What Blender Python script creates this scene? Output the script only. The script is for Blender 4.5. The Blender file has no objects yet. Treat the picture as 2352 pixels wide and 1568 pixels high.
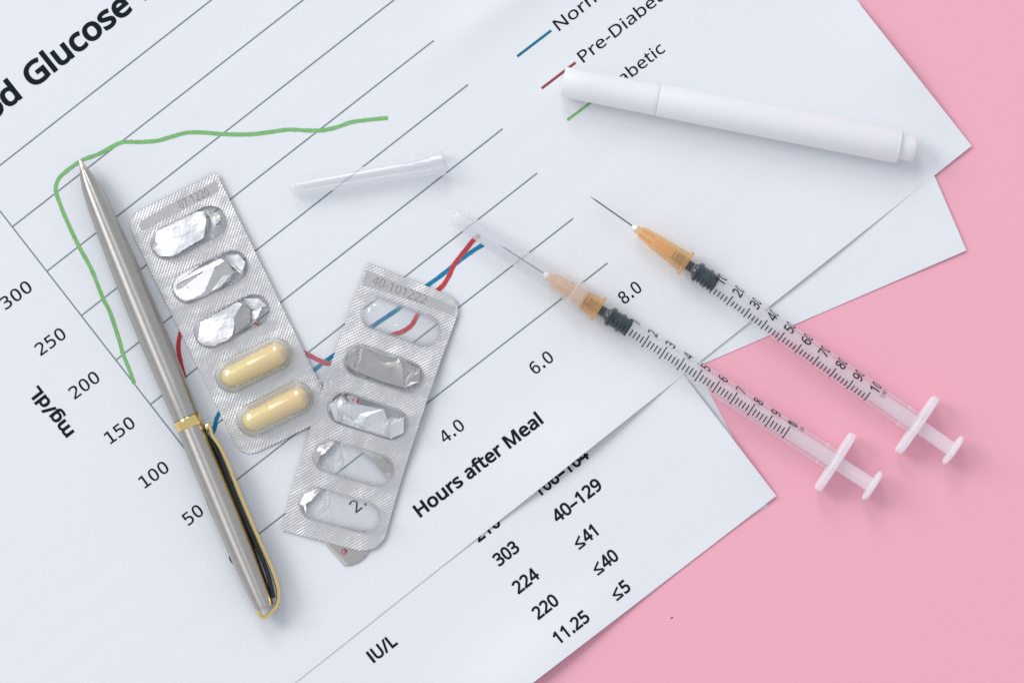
import bpy, bmesh, math, random
from mathutils import Vector, Matrix
from mathutils.geometry import delaunay_2d_cdt

random.seed(7)
sc = bpy.context.scene
COL = sc.collection
R = math.radians
MM = 0.001

# ------------------------------------------------------------------ camera
# Plan unit "px": 8.2 px = 1 mm on the table; the page centre is the point under the camera.
S = 8.2
CX, CY = 1176.0, 784.0
H = 800.0                       # camera height above the table, mm
cam_d = bpy.data.cameras.new('camera')
cam = bpy.data.objects.new('camera', cam_d)
COL.objects.link(cam)
cam_d.sensor_width = 36.0
cam_d.lens = 36.0 * H / (2352.0 / S)
cam_d.clip_start = 0.02
cam_d.clip_end = 20.0
cam.location = (0, 0, H * MM)
cam.rotation_euler = (0, 0, 0)
cam_d.dof.use_dof = True
cam_d.dof.focus_distance = (H - 4.0) * MM
cam_d.dof.aperture_fstop = 5.6
sc.camera = cam

# ------------------------------------------------------------------ light
world = bpy.data.worlds.new('World')
sc.world = world
world.use_nodes = True
bg = world.node_tree.nodes['Background']
bg.inputs['Color'].default_value = (0.86, 0.91, 1.0, 1)
bg.inputs['Strength'].default_value = 0.705


def area_lamp(name, loc, size, size_y, power, color):
    d = bpy.data.lights.new(name, 'AREA')
    d.shape = 'RECTANGLE'
    d.size, d.size_y = size, size_y
    d.energy = power
    d.color = color
    o = bpy.data.objects.new(name, d)
    COL.objects.link(o)
    o.location = loc
    o.rotation_euler = (Vector((0, 0, 0)) - Vector(loc)).to_track_quat('-Z', 'Y').to_euler()
    return o


area_lamp('window_light', (-3.0, 1.6, 2.5), 1.8, 2.2, 82.0, (0.985, 0.985, 1.0))
area_lamp('second_window_light', (-0.9, 3.3, 2.6), 1.3, 1.9, 50.0, (0.985, 0.985, 1.0))

sc.view_settings.view_transform = 'Standard'
sc.view_settings.look = 'None'
sc.view_settings.exposure = 0.0
sc.view_settings.gamma = 1.0
sc.cycles.transparent_max_bounces = 40
sc.cycles.max_bounces = 12
sc.cycles.denoising_input_passes = 'RGB_ALBEDO'
sc.cycles.caustics_reflective = False
sc.cycles.caustics_refractive = False


# ------------------------------------------------------------------ materials
def new_mat(name):
    m = bpy.data.materials.new(name)
    m.use_nodes = True
    nt = m.node_tree
    return m, nt, nt.nodes, nt.links, nt.nodes['Principled BSDF'], nt.nodes['Material Output']


def math_node(nt, op, a, b=None):
    n = nt.nodes.new('ShaderNodeMath')
    n.operation = op
    for i, v in enumerate((a, b)):
        if v is None:
            continue
        if isinstance(v, (int, float)):
            n.inputs[i].default_value = v
        else:
            nt.links.new(v, n.inputs[i])
    return n.outputs[0]


def plain(name, col, rough=0.5, metal=0.0, noise=None, bump=None, var=0.0, spec=0.5):
    """Principled with optional fine procedural bump (scale in 1/m, distance in m) and tone variation."""
    m, nt, N, L, P, O = new_mat(name)
    P.inputs['Base Color'].default_value = (*col, 1)
    P.inputs['Roughness'].default_value = rough
    P.inputs['Metallic'].default_value = metal
    P.inputs['Specular IOR Level'].default_value = spec
    if noise or bump:
        tc = N.new('ShaderNodeTexCoord')
        nz = N.new('ShaderNodeTexNoise')
        nz.inputs['Scale'].default_value = noise or 2000
        nz.inputs['Detail'].default_value = 3
        L.new(tc.outputs['Object'], nz.inputs['Vector'])
        if bump:
            b = N.new('ShaderNodeBump')
            b.inputs['Distance'].default_value = bump
            b.inputs['Strength'].default_value = 1.0
            L.new(nz.outputs['Fac'], b.inputs['Height'])
            L.new(b.outputs['Normal'], P.inputs['Normal'])
        if var:
            mx = N.new('ShaderNodeMix')
            mx.data_type = 'RGBA'
            mx.inputs['A'].default_value = (*[c * (1 - var) for c in col], 1)
            mx.inputs['B'].default_value = (*[min(1, c * (1 + var)) for c in col], 1)
            L.new(nz.outputs['Fac'], mx.inputs['Factor'])
            L.new(mx.outputs['Result'], P.inputs['Base Color'])
    return m


def clear(name, tint=(0.97, 0.98, 0.98), scatter=0.03, edge=0.25, rough=0.05, white=(0.9, 0.92, 0.95),
          refl=0.045, wrinkle=None, trans_mix=0.4, gz=0.45, ep=2.0):
    """Thin-walled plastic: straight-through transparency, Schlick gloss, a little milky scatter that
    grows where the wall is seen edge-on."""
    m, nt, N, L, P, O = new_mat(name)
    N.remove(P)
    tr = N.new('ShaderNodeBsdfTransparent')
    tr.inputs['Color'].default_value = (*tint, 1)
    gl = N.new('ShaderNodeBsdfGlossy')
    gl.inputs['Roughness'].default_value = rough
    df = N.new('ShaderNodeBsdfDiffuse')
    df.inputs['Color'].default_value = (*white, 1)
    tl = N.new('ShaderNodeBsdfTranslucent')
    tl.inputs['Color'].default_value = (*white, 1)
    lw = N.new('ShaderNodeLayerWeight')
    lw.inputs['Blend'].default_value = 0.5
    if wrinkle:
        tc = N.new('ShaderNodeTexCoord')
        nz = N.new('ShaderNodeTexNoise')
        nz.inputs['Scale'].default_value = wrinkle[0]
        nz.inputs['Detail'].default_value = 2
        L.new(tc.outputs['Object'], nz.inputs['Vector'])
        b = N.new('ShaderNodeBump')
        b.inputs['Distance'].default_value = wrinkle[1]
        b.inputs['Strength'].default_value = 1.0
        L.new(nz.outputs['Fac'], b.inputs['Height'])
        L.new(b.outputs['Normal'], gl.inputs['Normal'])
        L.new(b.outputs['Normal'], lw.inputs['Normal'])
    f = lw.outputs['Facing']
    f5 = math_node(nt, 'POWER', f, 5.0)
    fr = math_node(nt, 'ADD', math_node(nt, 'MULTIPLY', f5, gz), refl)
    f2 = math_node(nt, 'POWER', f, ep)
    sc_f = math_node(nt, 'ADD', math_node(nt, 'MULTIPLY', f2, edge), scatter)
    sc_f = math_node(nt, 'MINIMUM', sc_f, 1.0)
    mw = N.new('ShaderNodeMixShader')
    mw.inputs[0].default_value = trans_mix
    L.new(df.outputs[0], mw.inputs[1])
    L.new(tl.outputs[0], mw.inputs[2])
    m1 = N.new('ShaderNodeMixShader')
    L.new(sc_f, m1.inputs[0])
    L.new(tr.outputs[0], m1.inputs[1])
    L.new(mw.outputs[0], m1.inputs[2])
    m2 = N.new('ShaderNodeMixShader')
    L.new(fr, m2.inputs[0])
    L.new(m1.outputs[0], m2.inputs[1])
    L.new(gl.outputs[0], m2.inputs[2])
    L.new(m2.outputs[0], O.inputs['Surface'])
    return m


def emboss_bump(nt, P, pitch, height):
    """Waffle of small pyramids laid diagonally, from the UV map (which is in millimetres)."""
    N, L = nt.nodes, nt.links
    uv = N.new('ShaderNodeUVMap')
    sep = N.new('ShaderNodeSeparateXYZ')
    L.new(uv.outputs['UV'], sep.inputs[0])
    s = math_node(nt, 'ADD', sep.outputs[0], sep.outputs[1])
    d = math_node(nt, 'SUBTRACT', sep.outputs[0], sep.outputs[1])
    k = 1.0 / (pitch * 1.4142)
    ps = math_node(nt, 'PINGPONG', math_node(nt, 'MULTIPLY', s, k), 0.5)
    pd = math_node(nt, 'PINGPONG', math_node(nt, 'MULTIPLY', d, k), 0.5)
    h = math_node(nt, 'MINIMUM', math_node(nt, 'MINIMUM', ps, pd), 0.30)
    b = N.new('ShaderNodeBump')
    b.inputs['Distance'].default_value = height
    b.inputs['Strength'].default_value = 1.0
    L.new(h, b.inputs['Height'])
    return b


def foil_mat(name, col, rough, pitch=None, height=0.0003, soft=None):
    m, nt, N, L, P, O = new_mat(name)
    P.inputs['Base Color'].default_value = (*col, 1)
    P.inputs['Metallic'].default_value = 1.0
    P.inputs['Roughness'].default_value = rough
    last = None
    if soft:
        tc = N.new('ShaderNodeTexCoord')
        nz = N.new('ShaderNodeTexNoise')
        nz.inputs['Scale'].default_value = soft[0]
        nz.inputs['Detail'].default_value = 3
        L.new(tc.outputs['Object'], nz.inputs['Vector'])
        last = N.new('ShaderNodeBump')
        last.inputs['Distance'].default_value = soft[1]
        L.new(nz.outputs['Fac'], last.inputs['Height'])
        L.new(last.outputs['Normal'], P.inputs['Normal'])
    if pitch:
        b = emboss_bump(nt, P, pitch, height)
        if last:
            L.new(last.outputs['Normal'], b.inputs['Normal'])
        L.new(b.outputs['Normal'], P.inputs['Normal'])
    return m


def brushed(name, col, rough):
    m, nt, N, L, P, O = new_mat(name)
    P.inputs['Metallic'].default_value = 1.0
    tc = N.new('ShaderNodeTexCoord')
    mp = N.new('ShaderNodeMapping')
    mp.inputs['Scale'].default_value = (6000, 160, 160)
    nz = N.new('ShaderNodeTexNoise')
    nz.inputs['Scale'].default_value = 1.0
    nz.inputs['Detail'].default_value = 2
    L.new(tc.outputs['Object'], mp.inputs['Vector'])
    L.new(mp.outputs['Vector'], nz.inputs['Vector'])
    mx = N.new('ShaderNodeMix')
    mx.data_type = 'RGBA'
    mx.inputs['A'].default_value = (*[c * 0.86 for c in col], 1)
    mx.inputs['B'].default_value = (*[min(1, c * 1.14) for c in col], 1)
    L.new(nz.outputs['Fac'], mx.inputs['Factor'])
    L.new(mx.outputs['Result'], P.inputs['Base Color'])
    b = N.new('ShaderNodeBump')
    b.inputs['Distance'].default_value = 0.000012
    L.new(nz.outputs['Fac'], b.inputs['Height'])
    L.new(b.outputs['Normal'], P.inputs['Normal'])
    P.inputs['Roughness'].default_value = rough
    P.inputs['Anisotropic'].default_value = 0.92
    P.inputs['Anisotropic Rotation'].default_value = 0.25
    tg = N.new('ShaderNodeTangent')
    tg.direction_type = 'RADIAL'
    tg.axis = 'X'
    L.new(tg.outputs[0], P.inputs['Tangent'])
    return m


def ink(name, col, var=0.35, scale=1800):
    return plain(name, col, 0.75, noise=scale, var=var, spec=0.2)


M = {}
M['pink'] = plain('pink_card', (0.86, 0.412, 0.495), 0.85, noise=2600, bump=0.00006, var=0.10, spec=0.15)
M['paper'] = plain('white_paper', (0.76, 0.772, 0.79), 0.9, noise=2600, bump=0.00005, var=0.075, spec=0.15)
M['ink'] = ink('black_ink', (0.002, 0.008, 0.012), 0.2)
M['gridink'] = ink('grey_ink', (0.20, 0.25, 0.265))
M['green'] = ink('green_ink', (0.21, 0.46, 0.17), 0.25, 900)
M['red'] = ink('red_ink', (0.52, 0.055, 0.06), 0.3, 900)
M['blue'] = ink('blue_ink', (0.012, 0.20, 0.36), 0.3, 900)
M['red2'] = ink('red_legend_ink', (0.30, 0.05, 0.07), 0.2, 900)
M['blue2'] = ink('blue_legend_ink', (0.01, 0.16, 0.24), 0.2, 900)
M['steel'] = brushed('brushed_steel', (0.52, 0.495, 0.455), 0.38)
M['tip'] = plain('bright_tip_metal', (0.72, 0.62, 0.50), 0.14, 1.0)
M['gold'] = plain('polished_gold', (0.90, 0.68, 0.28), 0.12, 1.0)
M['black'] = plain('black_seam_and_gap_shade', (0.012, 0.014, 0.013), 0.35)  # black of the seam ring, and of the shade filled in behind the clip
M['white_solid'] = plain('white_plastic', (0.80, 0.80, 0.81), 0.38, noise=900, bump=0.00001, spec=0.4)
m_, nt_, N_, L_, P_, O_ = new_mat('white_marker_plastic')
P_.inputs['Base Color'].default_value = (0.90, 0.90, 0.91, 1)
P_.inputs['Roughness'].default_value = 0.38
tl_ = N_.new('ShaderNodeBsdfTranslucent')
tl_.inputs['Color'].default_value = (0.97, 0.97, 0.97, 1)
mx_ = N_.new('ShaderNodeMixShader')
mx_.inputs[0].default_value = 0.32
L_.new(P_.outputs[0], mx_.inputs[1])
L_.new(tl_.outputs[0], mx_.inputs[2])
L_.new(mx_.outputs[0], O_.inputs['Surface'])
M['white'] = m_
M['rubber'] = plain('black_rubber', (0.003, 0.024, 0.040), 0.3)
M['glue'] = plain('white_glue', (0.86, 0.87, 0.86), 0.5)
M['needle'] = plain('needle_steel', (0.20, 0.22, 0.22), 0.25, 1.0)
M['print'] = plain('scale_print', (0.010, 0.008, 0.020), 0.5)
M['barrel'] = clear('clear_barrel', (0.995, 0.995, 0.998), 0.02, 0.60, 0.08, refl=0.04, white=(0.97, 0.97, 0.98), gz=0.2, ep=1.7)
M['rod'] = clear('milky_rod', (0.99, 0.99, 0.99), 0.42, 0.15, 0.3, refl=0.03, white=(0.98, 0.98, 0.99), gz=0.1, trans_mix=.3)
M['milky'] = clear('milky_flange', (0.97, 0.97, 0.98), 0.52, 0.3, 0.3, refl=0.03, white=(0.98, 0.98, 0.99), gz=0.1, trans_mix=.3)
M['hub'] = clear('orange_hub', (1.0, 0.90, 0.72), 0.28, 0.2, 0.12, refl=0.06, white=(1.0, 0.63, 0.31), gz=0.2)
M['cap'] = clear('frosted_cap', (0.995, 0.995, 0.998), 0.15, 0.5, 0.2, refl=0.04, white=(0.97, 0.97, 0.98), gz=0.3)
M['dome'] = clear('clear_pocket', (0.985, 0.987, 0.99), 0.015, 0.75, 0.07, refl=0.10, wrinkle=(300, 0.00020),
                  white=(0.90, 0.91, 0.94), ep=1.6)
M['dome_new'] = clear('clear_pocket_whole', (0.985, 0.985, 0.98), 0.015, 0.65, 0.12, refl=0.15,
                      white=(0.90, 0.90, 0.89), ep=1.6)
M['fold'] = clear('whitened_plastic', (0.97, 0.97, 0.98), 0.50, 0.5, 0.1, refl=0.2, white=(0.95, 0.96, 0.98), ep=1.4)
M['flap'] = clear('clear_film', (0.95, 0.95, 0.96), 0.08, 0.2, 0.15, refl=0.08, wrinkle=(900, 0.0003))
M['foil'] = foil_mat('embossed_foil', (0.71, 0.70, 0.685), 0.38, 0.74, 0.00017, soft=(70, 0.0012))
M['foil_smooth'] = foil_mat('smooth_foil', (0.66, 0.65, 0.63), 0.34, soft=(220, 0.0003))
M['stamp'] = foil_mat('stamped_foil', (0.30, 0.29, 0.28), 0.45)
M['foil_bright'] = foil_mat('bright_foil', (0.93, 0.93, 0.93), 0.42, soft=(260, 0.0005))
M['foil_back'] = foil_mat('foil_under_capsule', (0.74, 0.72, 0.66), 0.4, soft=(200, 0.0004))
M['foil_grey'] = foil_mat('grey_foil', (0.56, 0.53, 0.50), 0.34, soft=(160, 0.0005))
M['capsule_y'] = plain('capsule_yellow', (0.96, 0.75, 0.30), 0.16, noise=900, var=0.05, spec=1.0)
M['capsule_o'] = plain('capsule_orange', (0.97, 0.70, 0.30), 0.16, noise=900, var=0.05, spec=1.0)
M['capsule_e'] = plain('capsule_pale_end', (0.84, 0.60, 0.36), 0.4)
M['red_print'] = plain('red_print', (0.42, 0.01, 0.03), 0.6)


# ------------------------------------------------------------------ helpers
def P3(px, py, z):
    """Point of the place whose plan position is (px, py) as seen from above the table centre, at z mm."""
    k = (H - z) / H
    return Vector(((px - CX) / S * k * MM, (CY - py) / S * k * MM, z * MM))


def link(o, parent=None):
    COL.objects.link(o)
    if parent is not None:
        o.parent = parent
    return o


def tag(o, label=None, cat=None, group=None, kind=None):
    if label:
        o['label'] = label
    if cat:
        o['category'] = cat
    if group:
        o['group'] = group
    if kind:
        o['kind'] = kind
    return o


def thing(name, loc, label, cat, group=None, mat3=None):
    o = bpy.data.objects.new(name, None)
    o.empty_display_size = 0.005
    COL.objects.link(o)
    if mat3 is not None:
        mw = mat3.to_4x4()
        mw.translation = loc
        o.matrix_world = mw
    else:
        o.location = loc
    return tag(o, label, cat, group)


def mobj(name, verts, faces, mat, parent=None, smooth=True, angle=40, uv=None, origin=None):
    me = bpy.data.meshes.new(name)
    if origin is not None:
        verts = [Vector(v) - origin for v in verts]
    me.from_pydata([tuple(v) for v in verts], [], faces)
    me.validate()
    me.update()
    if mat is not None:
        me.materials.append(mat)
    if uv is not None:
        ul = me.uv_layers.new(name='UVMap')
        for lp in me.loops:
            ul.data[lp.index].uv = uv[lp.vertex_index]
    if smooth:
        me.shade_smooth()
        me.set_sharp_from_angle(angle=R(angle))
    o = bpy.data.objects.new(name, me)
    return link(o, parent)


def thicken(V, F, t):
    """Give an open sheet (Vectors, faces looking up) a thickness t downwards, with a rim."""
    n = len(V)
    V2 = list(V) + [Vector((v[0], v[1], v[2] - t)) for v in V]
    F2 = list(F) + [tuple(n + i for i in reversed(f)) for f in F]
    edges = {}
    for f in F:
        for a, b in zip(f, f[1:] + f[:1]):
            edges[(a, b)] = 1
    for (a, b) in edges:
        if (b, a) not in edges:
            F2.append((b, a, n + a, n + b))
    return V2, F2


def lathe(profile, seg=40, sy=1.0, sz=1.0, caps=(False, False)):
    """Surface of revolution about local X; profile in mm."""
    v, f = [], []
    n = len(profile)
    for (x, r) in profile:
        for j in range(seg):
            a = 2 * math.pi * j / seg
            v.append((x * MM, r * sy * math.sin(a) * MM, r * sz * math.cos(a) * MM))
    for i in range(n - 1):
        for j in range(seg):
            k = (j + 1) % seg
            f.append((i * seg + j, (i + 1) * seg + j, (i + 1) * seg + k, i * seg + k))
    if caps[0]:
        f.append(tuple(range(seg)))
    if caps[1]:
        f.append(tuple(reversed(range((n - 1) * seg, n * seg))))
    return v, f


def frame_along(a, b):
    """3x3 whose X runs from a to b, Z close to up."""
    x = (b - a).normalized()
    y = Vector((0, 0, 1)).cross(x).normalized()
    z = x.cross(y)
    return Matrix((x, y, z)).transposed()


# ---- lettering: letter outlines (capital height 1000) filled as flat meshes
SANS = {
    '-': (451, ['56,321 56,430 395,430 395,321']),
    '.': (375, ['101,76 107,120 126,148 154,164 186,169 220,164 249,148 268,120 275,76 268,32 249,3 220,-14 186,-20 154,-14 126,3 107,32']),
    '/': (521, ['507,1000 134,0 14,0 387,1000']),
    '0': (801, ['732,501 728,386 714,284 691,196 656,123 610,64 553,21 482,-5 399,-14 297,1 214,48 150,123 104,225 78,352 69,501 77,652 102,779 144,880 207,954 292,1000 399,1015 502,1000 585,954 650,880 696,779 723,652','192,501 197,376 212,273 239,193 278,137 331,102 399,91 467,102 520,136 560,192 587,272 603,376 608,501 603,627 587,729 560,808 520,865 467,899 399,910 331,899 278,865 239,808 212,729 197,627']),
    '1': (801, ['497,0 377,0 377,699 377,736 377,768 378,795 380,820 381,845 382,871 361,850 342,833 321,816 296,794 189,707 125,790 395,1000 497,1000']),
    '2': (801, ['728,0 67,0 67,102 329,367 399,438 457,501 502,560 535,617 555,676 562,741 549,814 513,866 456,898 385,909 317,903 257,884 201,854 144,814 78,896 120,928 165,957 214,980 267,999 324,1010 385,1014 472,1006 546,982 606,943 651,890 678,825 688,748 680,672 655,601 617,533 566,466 504,397 431,324 223,118 728,112']),
    '3': (801, ['690,766 684,703 665,650 635,605 593,570 542,544 483,527 588,495 662,445 707,374 721,284 711,202 681,130 629,69 555,24 459,-5 338,-14 262,-11 192,-2 126,15 63,41 63,155 129,128 199,107 270,94 339,90 455,103 533,142 578,205 592,287 584,344 560,389 519,422 464,445 394,459 312,464 216,464 216,569 314,569 390,575 452,592 500,621 536,659 557,705 564,758 552,822 515,870 458,900 382,910 332,908 286,900 244,887 205,870 168,850 130,826 69,910 128,950 201,983 286,1006 381,1014 518,996 614,944 671,864']),
    '4': (801, ['773,227 627,227 627,0 508,0 508,227 29,227 29,332 500,1006 627,1006 627,338 773,338','508,653 509,687 509,719 510,748 511,776 512,802 513,827 514,851 515,874 497,846 482,817 465,788 450,765 150,338 508,338']),
    '5': (801, ['385,613 481,605 563,578 630,536 680,478 711,406 721,319 710,223 676,141 622,75 548,26 456,-4 347,-14 273,-11 202,0 140,17 88,41 88,157 144,129 211,109 281,95 349,91 418,97 478,114 527,144 564,186 588,240 595,307 580,393 535,457 457,497 345,510 303,508 255,503 209,496 174,489 112,528 150,1000 651,1000 651,888 255,888 231,598 259,603 296,608 338,612']),
    '6': (801, ['77,427 80,513 89,598 105,680 130,757 165,828 211,890 270,942 342,981 430,1006 535,1014 566,1013 600,1011 633,1007 658,1001 658,896 631,904 602,909 570,912 538,913 449,905 377,881 319,843 275,793 243,732 221,664 208,589 200,508 209,508 232,540 262,569 297,592 340,611 389,622 445,626 527,617 597,590 655,547 699,487 726,412 735,322 725,225 696,143 649,76 586,27 509,-4 417,-14 348,-7 284,13 226,46 176,94 134,156 103,232 84,322','416,90 496,104 559,146 600,219 613,322 601,408 565,473 505,515 420,529 359,523 305,502 262,471 229,433 209,390 202,346 205,300 215,255 232,212 256,172 286,138 323,112 366,95']),
    '7': (801, ['190,0 601,888 62,888 62,1000 732,1000 732,905 326,0']),
    '8': (801, ['399,1014 482,1007 555,987 615,953 660,906 689,847 699,775 692,718 673,669 643,627 604,590 558,558 508,529 567,498 620,463 666,423 701,377 724,323 731,259 721,181 690,114 642,60 576,20 496,-6 403,-14 304,-6 221,18 155,57 107,110 78,176 69,255 76,319 97,374 131,421 174,461 223,494 276,522 229,552 187,586 151,624 124,668 107,718 101,776 111,847 140,905 186,952 246,986 318,1007','189,254 202,187 241,132 307,96 401,84 491,96 557,132 597,188 611,258 604,304 585,344 554,379 512,410 461,438 401,464 378,472 321,444 275,415 238,382 211,345 195,302','398,915 328,905 271,877 234,832 221,770 227,723 246,683 275,651 312,624 356,600 405,577 451,599 492,623 527,651 554,684 571,724 577,770 565,832 528,877 471,905']),
    '9': (801, ['728,573 725,488 716,403 700,320 675,243 640,172 594,110 535,58 462,19 374,-6 269,-14 239,-13 204,-11 170,-6 143,0 143,105 170,98 202,92 235,88 266,87 356,95 428,119 485,157 529,207 562,266 584,335 597,411 604,490 595,490 571,459 542,431 506,408 464,389 415,378 357,374 277,383 207,410 149,453 106,513 79,587 70,676 80,774 110,857 158,924 221,973 299,1004 389,1014 458,1007 522,987 580,953 630,905 671,843 702,768 722,678','389,910 310,896 247,853 206,780 192,678 204,592 239,526 298,484 384,471 446,477 500,498 544,529 576,567 597,610 604,654 600,699 590,744 574,788 550,828 520,862 483,888 439,905']),
    'B': (910, ['422,1000 586,986 705,945 777,869 801,752 796,697 779,648 752,606 715,572 668,547 611,531 611,524 671,510 725,487 770,455 805,412 827,355 835,284 824,200 793,130 742,74 673,33 588,8 487,0 136,0 136,1000','447,574 555,585 623,616 659,667 671,738 656,809 613,856 537,883 427,892 262,892 262,574','262,469 262,106 464,106 576,119 648,158 687,218 700,294 695,344 677,387 646,421 600,447 537,464 454,469']),
    'D': (1022, ['937,510 921,355 875,228 799,129 696,57 568,14 415,0 136,0 136,1000 444,1000 585,986 706,944 804,875 877,779 922,658','804,506 793,627 760,724 706,798 631,851 537,882 426,892 262,892 262,108 398,108 575,133 702,208 779,332']),
    'G': (1019, ['570,528 916,528 916,38 834,15 752,-1 664,-11 564,-14 421,2 303,48 209,124 141,226 99,352 85,500 101,646 147,772 222,874 324,950 452,998 604,1014 685,1010 763,999 835,980 902,955 854,846 798,868 735,887 667,899 597,903 486,891 392,854 317,795 262,715 228,616 217,500 227,388 256,289 305,208 377,146 472,108 594,95 655,97 706,102 750,110 790,119 790,416 570,416']),
    'H': (1038, ['901,0 775,0 775,466 262,466 262,0 136,0 136,1000 262,1000 262,577 775,577 775,1000 901,1000']),
    'I': (400, ['110,0 110,1000 262,1000 262,0']),
    'L': (734, ['136,0 136,1000 262,1000 262,112 699,112 699,0']),
    'M': (1270, ['577,0 248,877 245,845 247,805 249,760 251,711 252,659 252,606 252,0 136,0 136,1000 322,1000 630,181 950,1000 1134,1000 1134,0 1010,0 1010,615 1010,664 1011,712 1013,759 1015,803 1018,843 1020,875 681,0']),
    'N': (1064, ['929,0 782,0 246,831 244,795 246,754 248,709 250,660 252,610 252,559 252,0 136,0 136,1000 282,1000 815,172 819,200 817,239 815,286 813,338 811,389 811,436 811,1000 929,1000']),
    'P': (847, ['401,1000 570,981 686,923 754,830 776,706 771,645 756,588 729,534 689,486 635,446 566,415 480,396 377,389 262,389 262,0 136,0 136,1000','389,892 262,892 262,497 363,497 450,502 521,518 576,544 615,583 638,634 646,700 630,785 584,845 505,880']),
    'R': (871, ['412,1000 525,992 617,968 687,929 737,874 766,803 776,716 769,643 746,583 713,535 672,498 625,470 576,448 850,0 703,0 461,413 262,413 262,0 136,0 136,1000','405,891 262,891 262,520 412,520 517,532 590,568 632,628 646,710 639,769 620,815 587,849 541,873 480,886']),
    'S': (769, ['703,268 692,185 660,116 607,60 536,20 448,-6 346,-14 291,-13 239,-8 190,-2 146,8 106,19 71,34 71,154 128,133 197,113 273,100 352,95 420,100 476,115 520,139 552,171 571,210 577,256 572,301 556,339 527,371 484,401 423,431 342,462 281,487 229,513 185,543 148,576 120,613 100,655 88,704 84,759 94,833 125,896 173,946 237,983 315,1006 403,1014 482,1010 555,999 620,981 679,958 640,850 586,871 527,888 465,900 401,903 343,899 296,885 259,863 232,834 217,798 211,758 217,711 232,674 260,642 301,613 357,586 430,556 511,523 579,487 633,446 672,398 695,339']),
    'T': (778, ['452,0 326,0 326,889 14,889 14,1000 763,1000 763,889 452,889']),
    'U': (1024, ['896,353 886,254 854,166 801,91 726,34 628,-2 507,-14 343,11 223,88 150,205 126,356 126,1000 252,1000 252,352 268,243 317,162 399,112 514,95 596,103 662,128 711,167 745,219 765,282 772,353 772,1000 896,1000']),
    'a': (785, ['403,763 523,748 606,703 656,625 672,511 672,0 583,0 559,106 520,69 487,39 450,15 408,-1 359,-11 301,-14 237,-8 180,10 132,40 95,83 72,140 64,209 86,308 153,382 265,429 424,448 552,452 552,497 542,577 511,627 462,655 396,664 339,659 284,646 233,628 185,606 147,699 201,724 263,744 332,759','440,363 321,349 246,318 205,271 192,207 202,153 230,115 274,93 329,85 416,99 487,138 535,205 550,300 550,367']),
    'b': (861, ['242,805 242,759 240,716 238,679 235,651 242,651 280,695 331,731 395,755 475,763 601,739 700,666 763,545 784,375 775,257 746,160 699,84 637,29 562,-3 475,-14 395,-6 331,18 280,54 242,95 232,95 207,0 119,0 119,1064 242,1064','454,661 382,654 328,631 288,593 262,539 247,468 242,380 254,252 288,162 353,107 457,88 545,107 607,162 644,253 657,377 644,501 607,590 544,643']),
    'c': (672, ['420,-14 326,-4 243,27 174,78 121,153 88,250 77,371 89,497 123,597 178,672 249,724 333,755 429,765 485,762 539,753 588,740 626,724 588,622 552,634 510,646 466,654 426,657 357,649 301,625 258,585 228,529 210,459 204,373 210,290 228,220 258,165 300,125 353,100 419,92 477,96 527,105 572,119 613,136 613,27 574,9 530,-4 480,-11']),
    'd': (861, ['385,-14 259,10 161,83 98,205 77,374 98,544 162,666 260,740 387,765 442,761 489,750 529,733 564,710 594,683 619,654 627,654 626,677 623,708 620,740 619,765 619,1064 742,1064 742,0 643,0 625,101 594,70 564,43 529,19 488,1 440,-10','405,88 506,105 572,153 608,235 620,350 620,373 609,496 574,588 508,644 403,662 316,643 254,583 217,491 204,371 217,252 254,162 317,107']),
    'e': (790, ['409,765 499,754 575,723 636,672 681,604 709,522 718,426 718,352 204,352 222,239 270,158 344,108 444,91 511,94 571,104 627,121 685,143 685,35 628,13 571,-2 510,-11 438,-14 338,-3 250,29 177,84 123,159 88,255 77,370 87,484 118,581 168,659 235,717 316,753','408,664 329,650 268,607 227,539 207,450 590,450 585,510 570,562 545,604 511,637 465,657']),
    'f': (481, ['465,655 276,655 276,0 153,0 153,655 21,655 21,713 153,755 153,798 160,886 181,955 217,1007 265,1043 325,1064 396,1071 439,1070 478,1064 513,1055 542,1046 510,950 486,957 458,964 428,969 398,971 344,960 306,929 283,876 276,800 276,751 465,751']),
    'g': (861, ['385,765 456,758 519,737 574,701 620,651 627,651 644,751 742,751 742,-13 733,-110 706,-191 660,-254 595,-300 511,-327 406,-336 328,-333 257,-324 193,-309 136,-289 136,-175 194,-200 261,-218 334,-230 413,-234 499,-220 565,-177 607,-110 620,-22 620,7 621,27 622,55 623,82 625,99 575,49 522,14 459,-7 387,-14 257,12 159,88 98,211 77,374 98,535 159,659 256,738','402,661 344,653 295,627 256,586 228,529 210,458 204,373 217,250 256,160 318,105 405,87 458,91 503,102 540,120 570,148 593,184 609,228 619,282 622,345 622,374 616,466 599,539 569,594 527,632 471,654']),
    'i': (361, ['242,751 242,0 119,0 119,751','182,1032 209,1027 232,1013 248,989 254,954 248,919 232,895 209,880 182,875 154,880 130,895 114,919 109,954 114,989 130,1013 154,1027']),
    'l': (361, ['242,0 119,0 119,1064 242,1064']),
    'm': (1309, ['943,765 1054,748 1133,700 1180,614 1196,489 1196,0 1074,0 1074,483 1065,561 1037,616 990,650 922,661 828,645 765,598 730,521 718,415 718,0 597,0 597,483 592,537 580,582 559,617 529,641 491,656 443,661 375,653 324,630 286,591 261,538 247,471 242,389 242,0 119,0 119,751 218,751 237,648 244,648 270,684 302,714 338,736 378,752 421,762 465,765 545,757 610,734 660,695 695,639 702,639 746,695 805,734 872,757']),
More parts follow.
